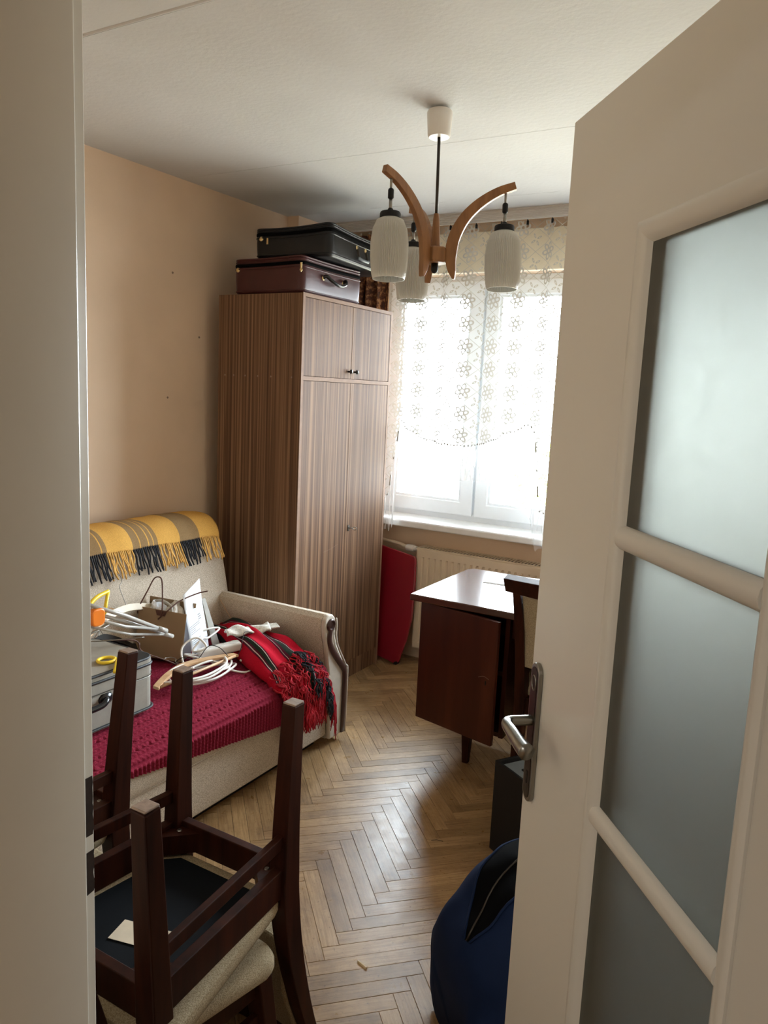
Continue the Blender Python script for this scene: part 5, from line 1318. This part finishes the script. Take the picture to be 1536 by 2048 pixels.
for i in range(5):
    ik.faces.new([ik.verts.new(p) for p in ((0.0, -0.022+i*0.010, 0.0009), (0.02+r_.uniform(0.005, 0.025), -0.022+i*0.010, 0.0009), (0.02+r_.uniform(0.005, 0.025), -0.019+i*0.010, 0.0009), (0.0, -0.019+i*0.010, 0.0009))])
obj('printed_lines', ik, 'ink', lb, kind='stuff')

# ================================================================== BLACK BOX AND BLUE BAG BEHIND THE DOOR
bb = thing('black_box', 'tall black box with a recessed grey top on the floor behind the door', 'box', (-0.889, 2.384, 0), (0, 0, math.atan2(0.85, 0.53)))
bw_, bd_, bh_ = 0.36, 0.20, 0.330
obj('shell', ring(BM(), (0, bw_, -bd_, 0), (0.010, bw_-0.010, -bd_+0.010, -0.010), 0, bh_), 'black', bb, bevel=0.002)
for v in bb.children[0].data.vertices: v.co = Vector((v.co.x, v.co.z, v.co.y))
obj('inner_top', bx(0.010, bw_-0.010, -bd_+0.010, -0.010, 0.29, 0.312), 'greytop', bb, 'grey recessed top')
obj('bottom', bx(0.010, bw_-0.010, -bd_+0.010, -0.010, 0.0, 0.012), 'black', bb)
obj('handle_slot', bx(0.06, 0.20, -bd_+0.05, -0.07, 0.312, 0.318), 'black', bb, bevel=0.002)

nb_ = thing('travel_bag', 'navy blue fabric travel bag with a black zipped top standing behind the door', 'bag', (-0.47, 1.80, 0), (0, 0, math.radians(52)))
# long axis = local x; the end facing the doorway is at -x
def bag_shell(x0, x1, hy, ht, top_f, n=44, m=26, pw=2.6):
    bm = BM(); rings = []
    for i in range(m+1):
        q = i/m; x = x0+(x1-x0)*q
        e_ = (1-abs(2*q-1)**4)**0.30 if 0 < q < 1 else 0.0
        e_ = max(e_, 0.02)
        rg_ = []
        for k_ in range(n):
            a = 2*PI*k_/n; c, s = math.cos(a), math.sin(a)
            r_ = (abs(c)**pw+abs(s)**pw)**(-1/pw)
            z = ht/2*(1+s*r_*(e_*0.25+0.75))
            if s < 0: z = ht/2*(1+max(-1, s*r_))
            wr = 0.006*math.sin(3*a+9*q)+0.004*math.sin(7*a-13*q)
            rg_.append(bm.verts.new((x+wr, c*r_*hy*(0.55+0.45*e_)+wr, z*top_f(q)*(1 if s > -0.8 else 1))))
        rings.append(rg_)
    for A, B in zip(rings, rings[1:]):
        for k_ in range(n): bm.faces.new((A[k_], A[(k_+1) % n], B[(k_+1) % n], B[k_]))
    bm.faces.new(rings[0][::-1]); bm.faces.new(rings[-1]); return bm
TOPF = [(0, 0.60), (0.06, 0.70), (0.16, 0.86), (0.30, 0.96), (0.5, 1.0), (0.8, 1.02), (1, 0.8)]
def bag_pt(q, a, off=0.0, x0=-0.30, x1=0.30, hy=0.165, ht=0.45, pw=4.2):
    x = x0+(x1-x0)*q
    e_ = max(0.02, (1-abs(2*q-1)**5)**0.30 if 0 < q < 1 else 0.0)
    c, s_ = math.cos(a), math.sin(a); r_ = (abs(c)**pw+abs(s_)**pw)**(-1/pw)
    dip = 0.02*math.exp(-((q-0.13)/0.05)**2)*max(0, s_)
    z = ht/2*(1+s_*r_*(1 if s_ < 0 else e_*0.2+0.8))*interp(q, TOPF)-dip
    wr = 0.007*math.sin(3*a+9*q)+0.005*math.sin(7*a-13*q)+0.003*math.sin(17*q+5*a)
    y = c*r_*hy*(0.62+0.38*e_)*(1-0.16*max(0, s_))
    return Vector((x+wr*(1 if 0.02 < q < 0.98 else 0.3), y+wr+off*c, max(0.002, z+off*max(0, s_))))
bm = BM(); rg_ = []
for i in range(61): rg_.append([bm.verts.new(bag_pt(i/60, 2*PI*k_/64)) for k_ in range(64)])
for A, B in zip(rg_, rg_[1:]):
    for k_ in range(64): bm.faces.new((A[k_], A[(k_+1) % 64], B[(k_+1) % 64], B[k_]))
bm.faces.new(rg_[0][::-1]); bm.faces.new(rg_[-1])
obj('body', bm, 'navy', nb_, smooth=True)
def gus(u, v):
    q = 0.035+0.91*u; wd_ = interp(u, [(0, 0.08), (0.06, 0.30), (0.18, 0.50), (1, 0.55)]); ce = interp(u, [(0, 0.22), (0.12, -0.02), (0.4, -0.22), (1, -0.25)])
    return bag_pt(q, PI/2+ce-wd_+2*wd_*v, 0.004)
bm = BM(); grid(bm, gus, 50, 14); obj('zip_gusset', bm, 'zip', nb_, 'black top gusset', smooth=True)
for v in (0.0, 1.0):
    obj('piping', tube(BM(), [gus(i/40, v)+Vector((0, 0, 0.001)) for i in range(41)], 0.0035, 6), 'navy', nb_, smooth=True)
obj('zip', tube(BM(), [gus(i/40, 0.5)+Vector((0, 0, 0.001)) for i in range(41)], 0.003, 6), 'darksteel', nb_, smooth=True)
obj('front_pocket_seam', tube(BM(), [bag_pt(0.10+0.8*i/30, 2*PI-0.05+0.45*math.sin(PI*i/30), 0.002) for i in range(31)], 0.003, 6), 'navy', nb_, smooth=True)
# ================================================================== SPLINTER ON THE FLOOR
sk = obj('splinter', sections(BM(), [[(-0.018, -0.003, 0.0), (-0.018, 0.003, 0.0), (-0.018, 0.002, 0.004), (-0.018, -0.002, 0.004)], [(0.018, -0.0035, 0.0), (0.018, 0.0035, 0.0), (0.018, 0.002, 0.005), (0.018, -0.002, 0.005)]]), 'stick', None)
sk.location = (-0.962, 1.657, 0.0003); sk.rotation_euler = (0, 0, -0.3); tag(sk, 'small pale wood splinter lying on the parquet', 'splinter')
sk = obj('splinter', tube(BM(), [(-0.02, 0, 0.001), (0, 0.003, 0.002), (0.022, -0.002, 0.001)], 0.001, 5), 'black', None)
sk.location = (-1.06, 2.315, 0.0002); sk.rotation_euler = (0, 0, 0.5); tag(sk, 'thin dark splinter on the shiny middle of the parquet', 'splinter')
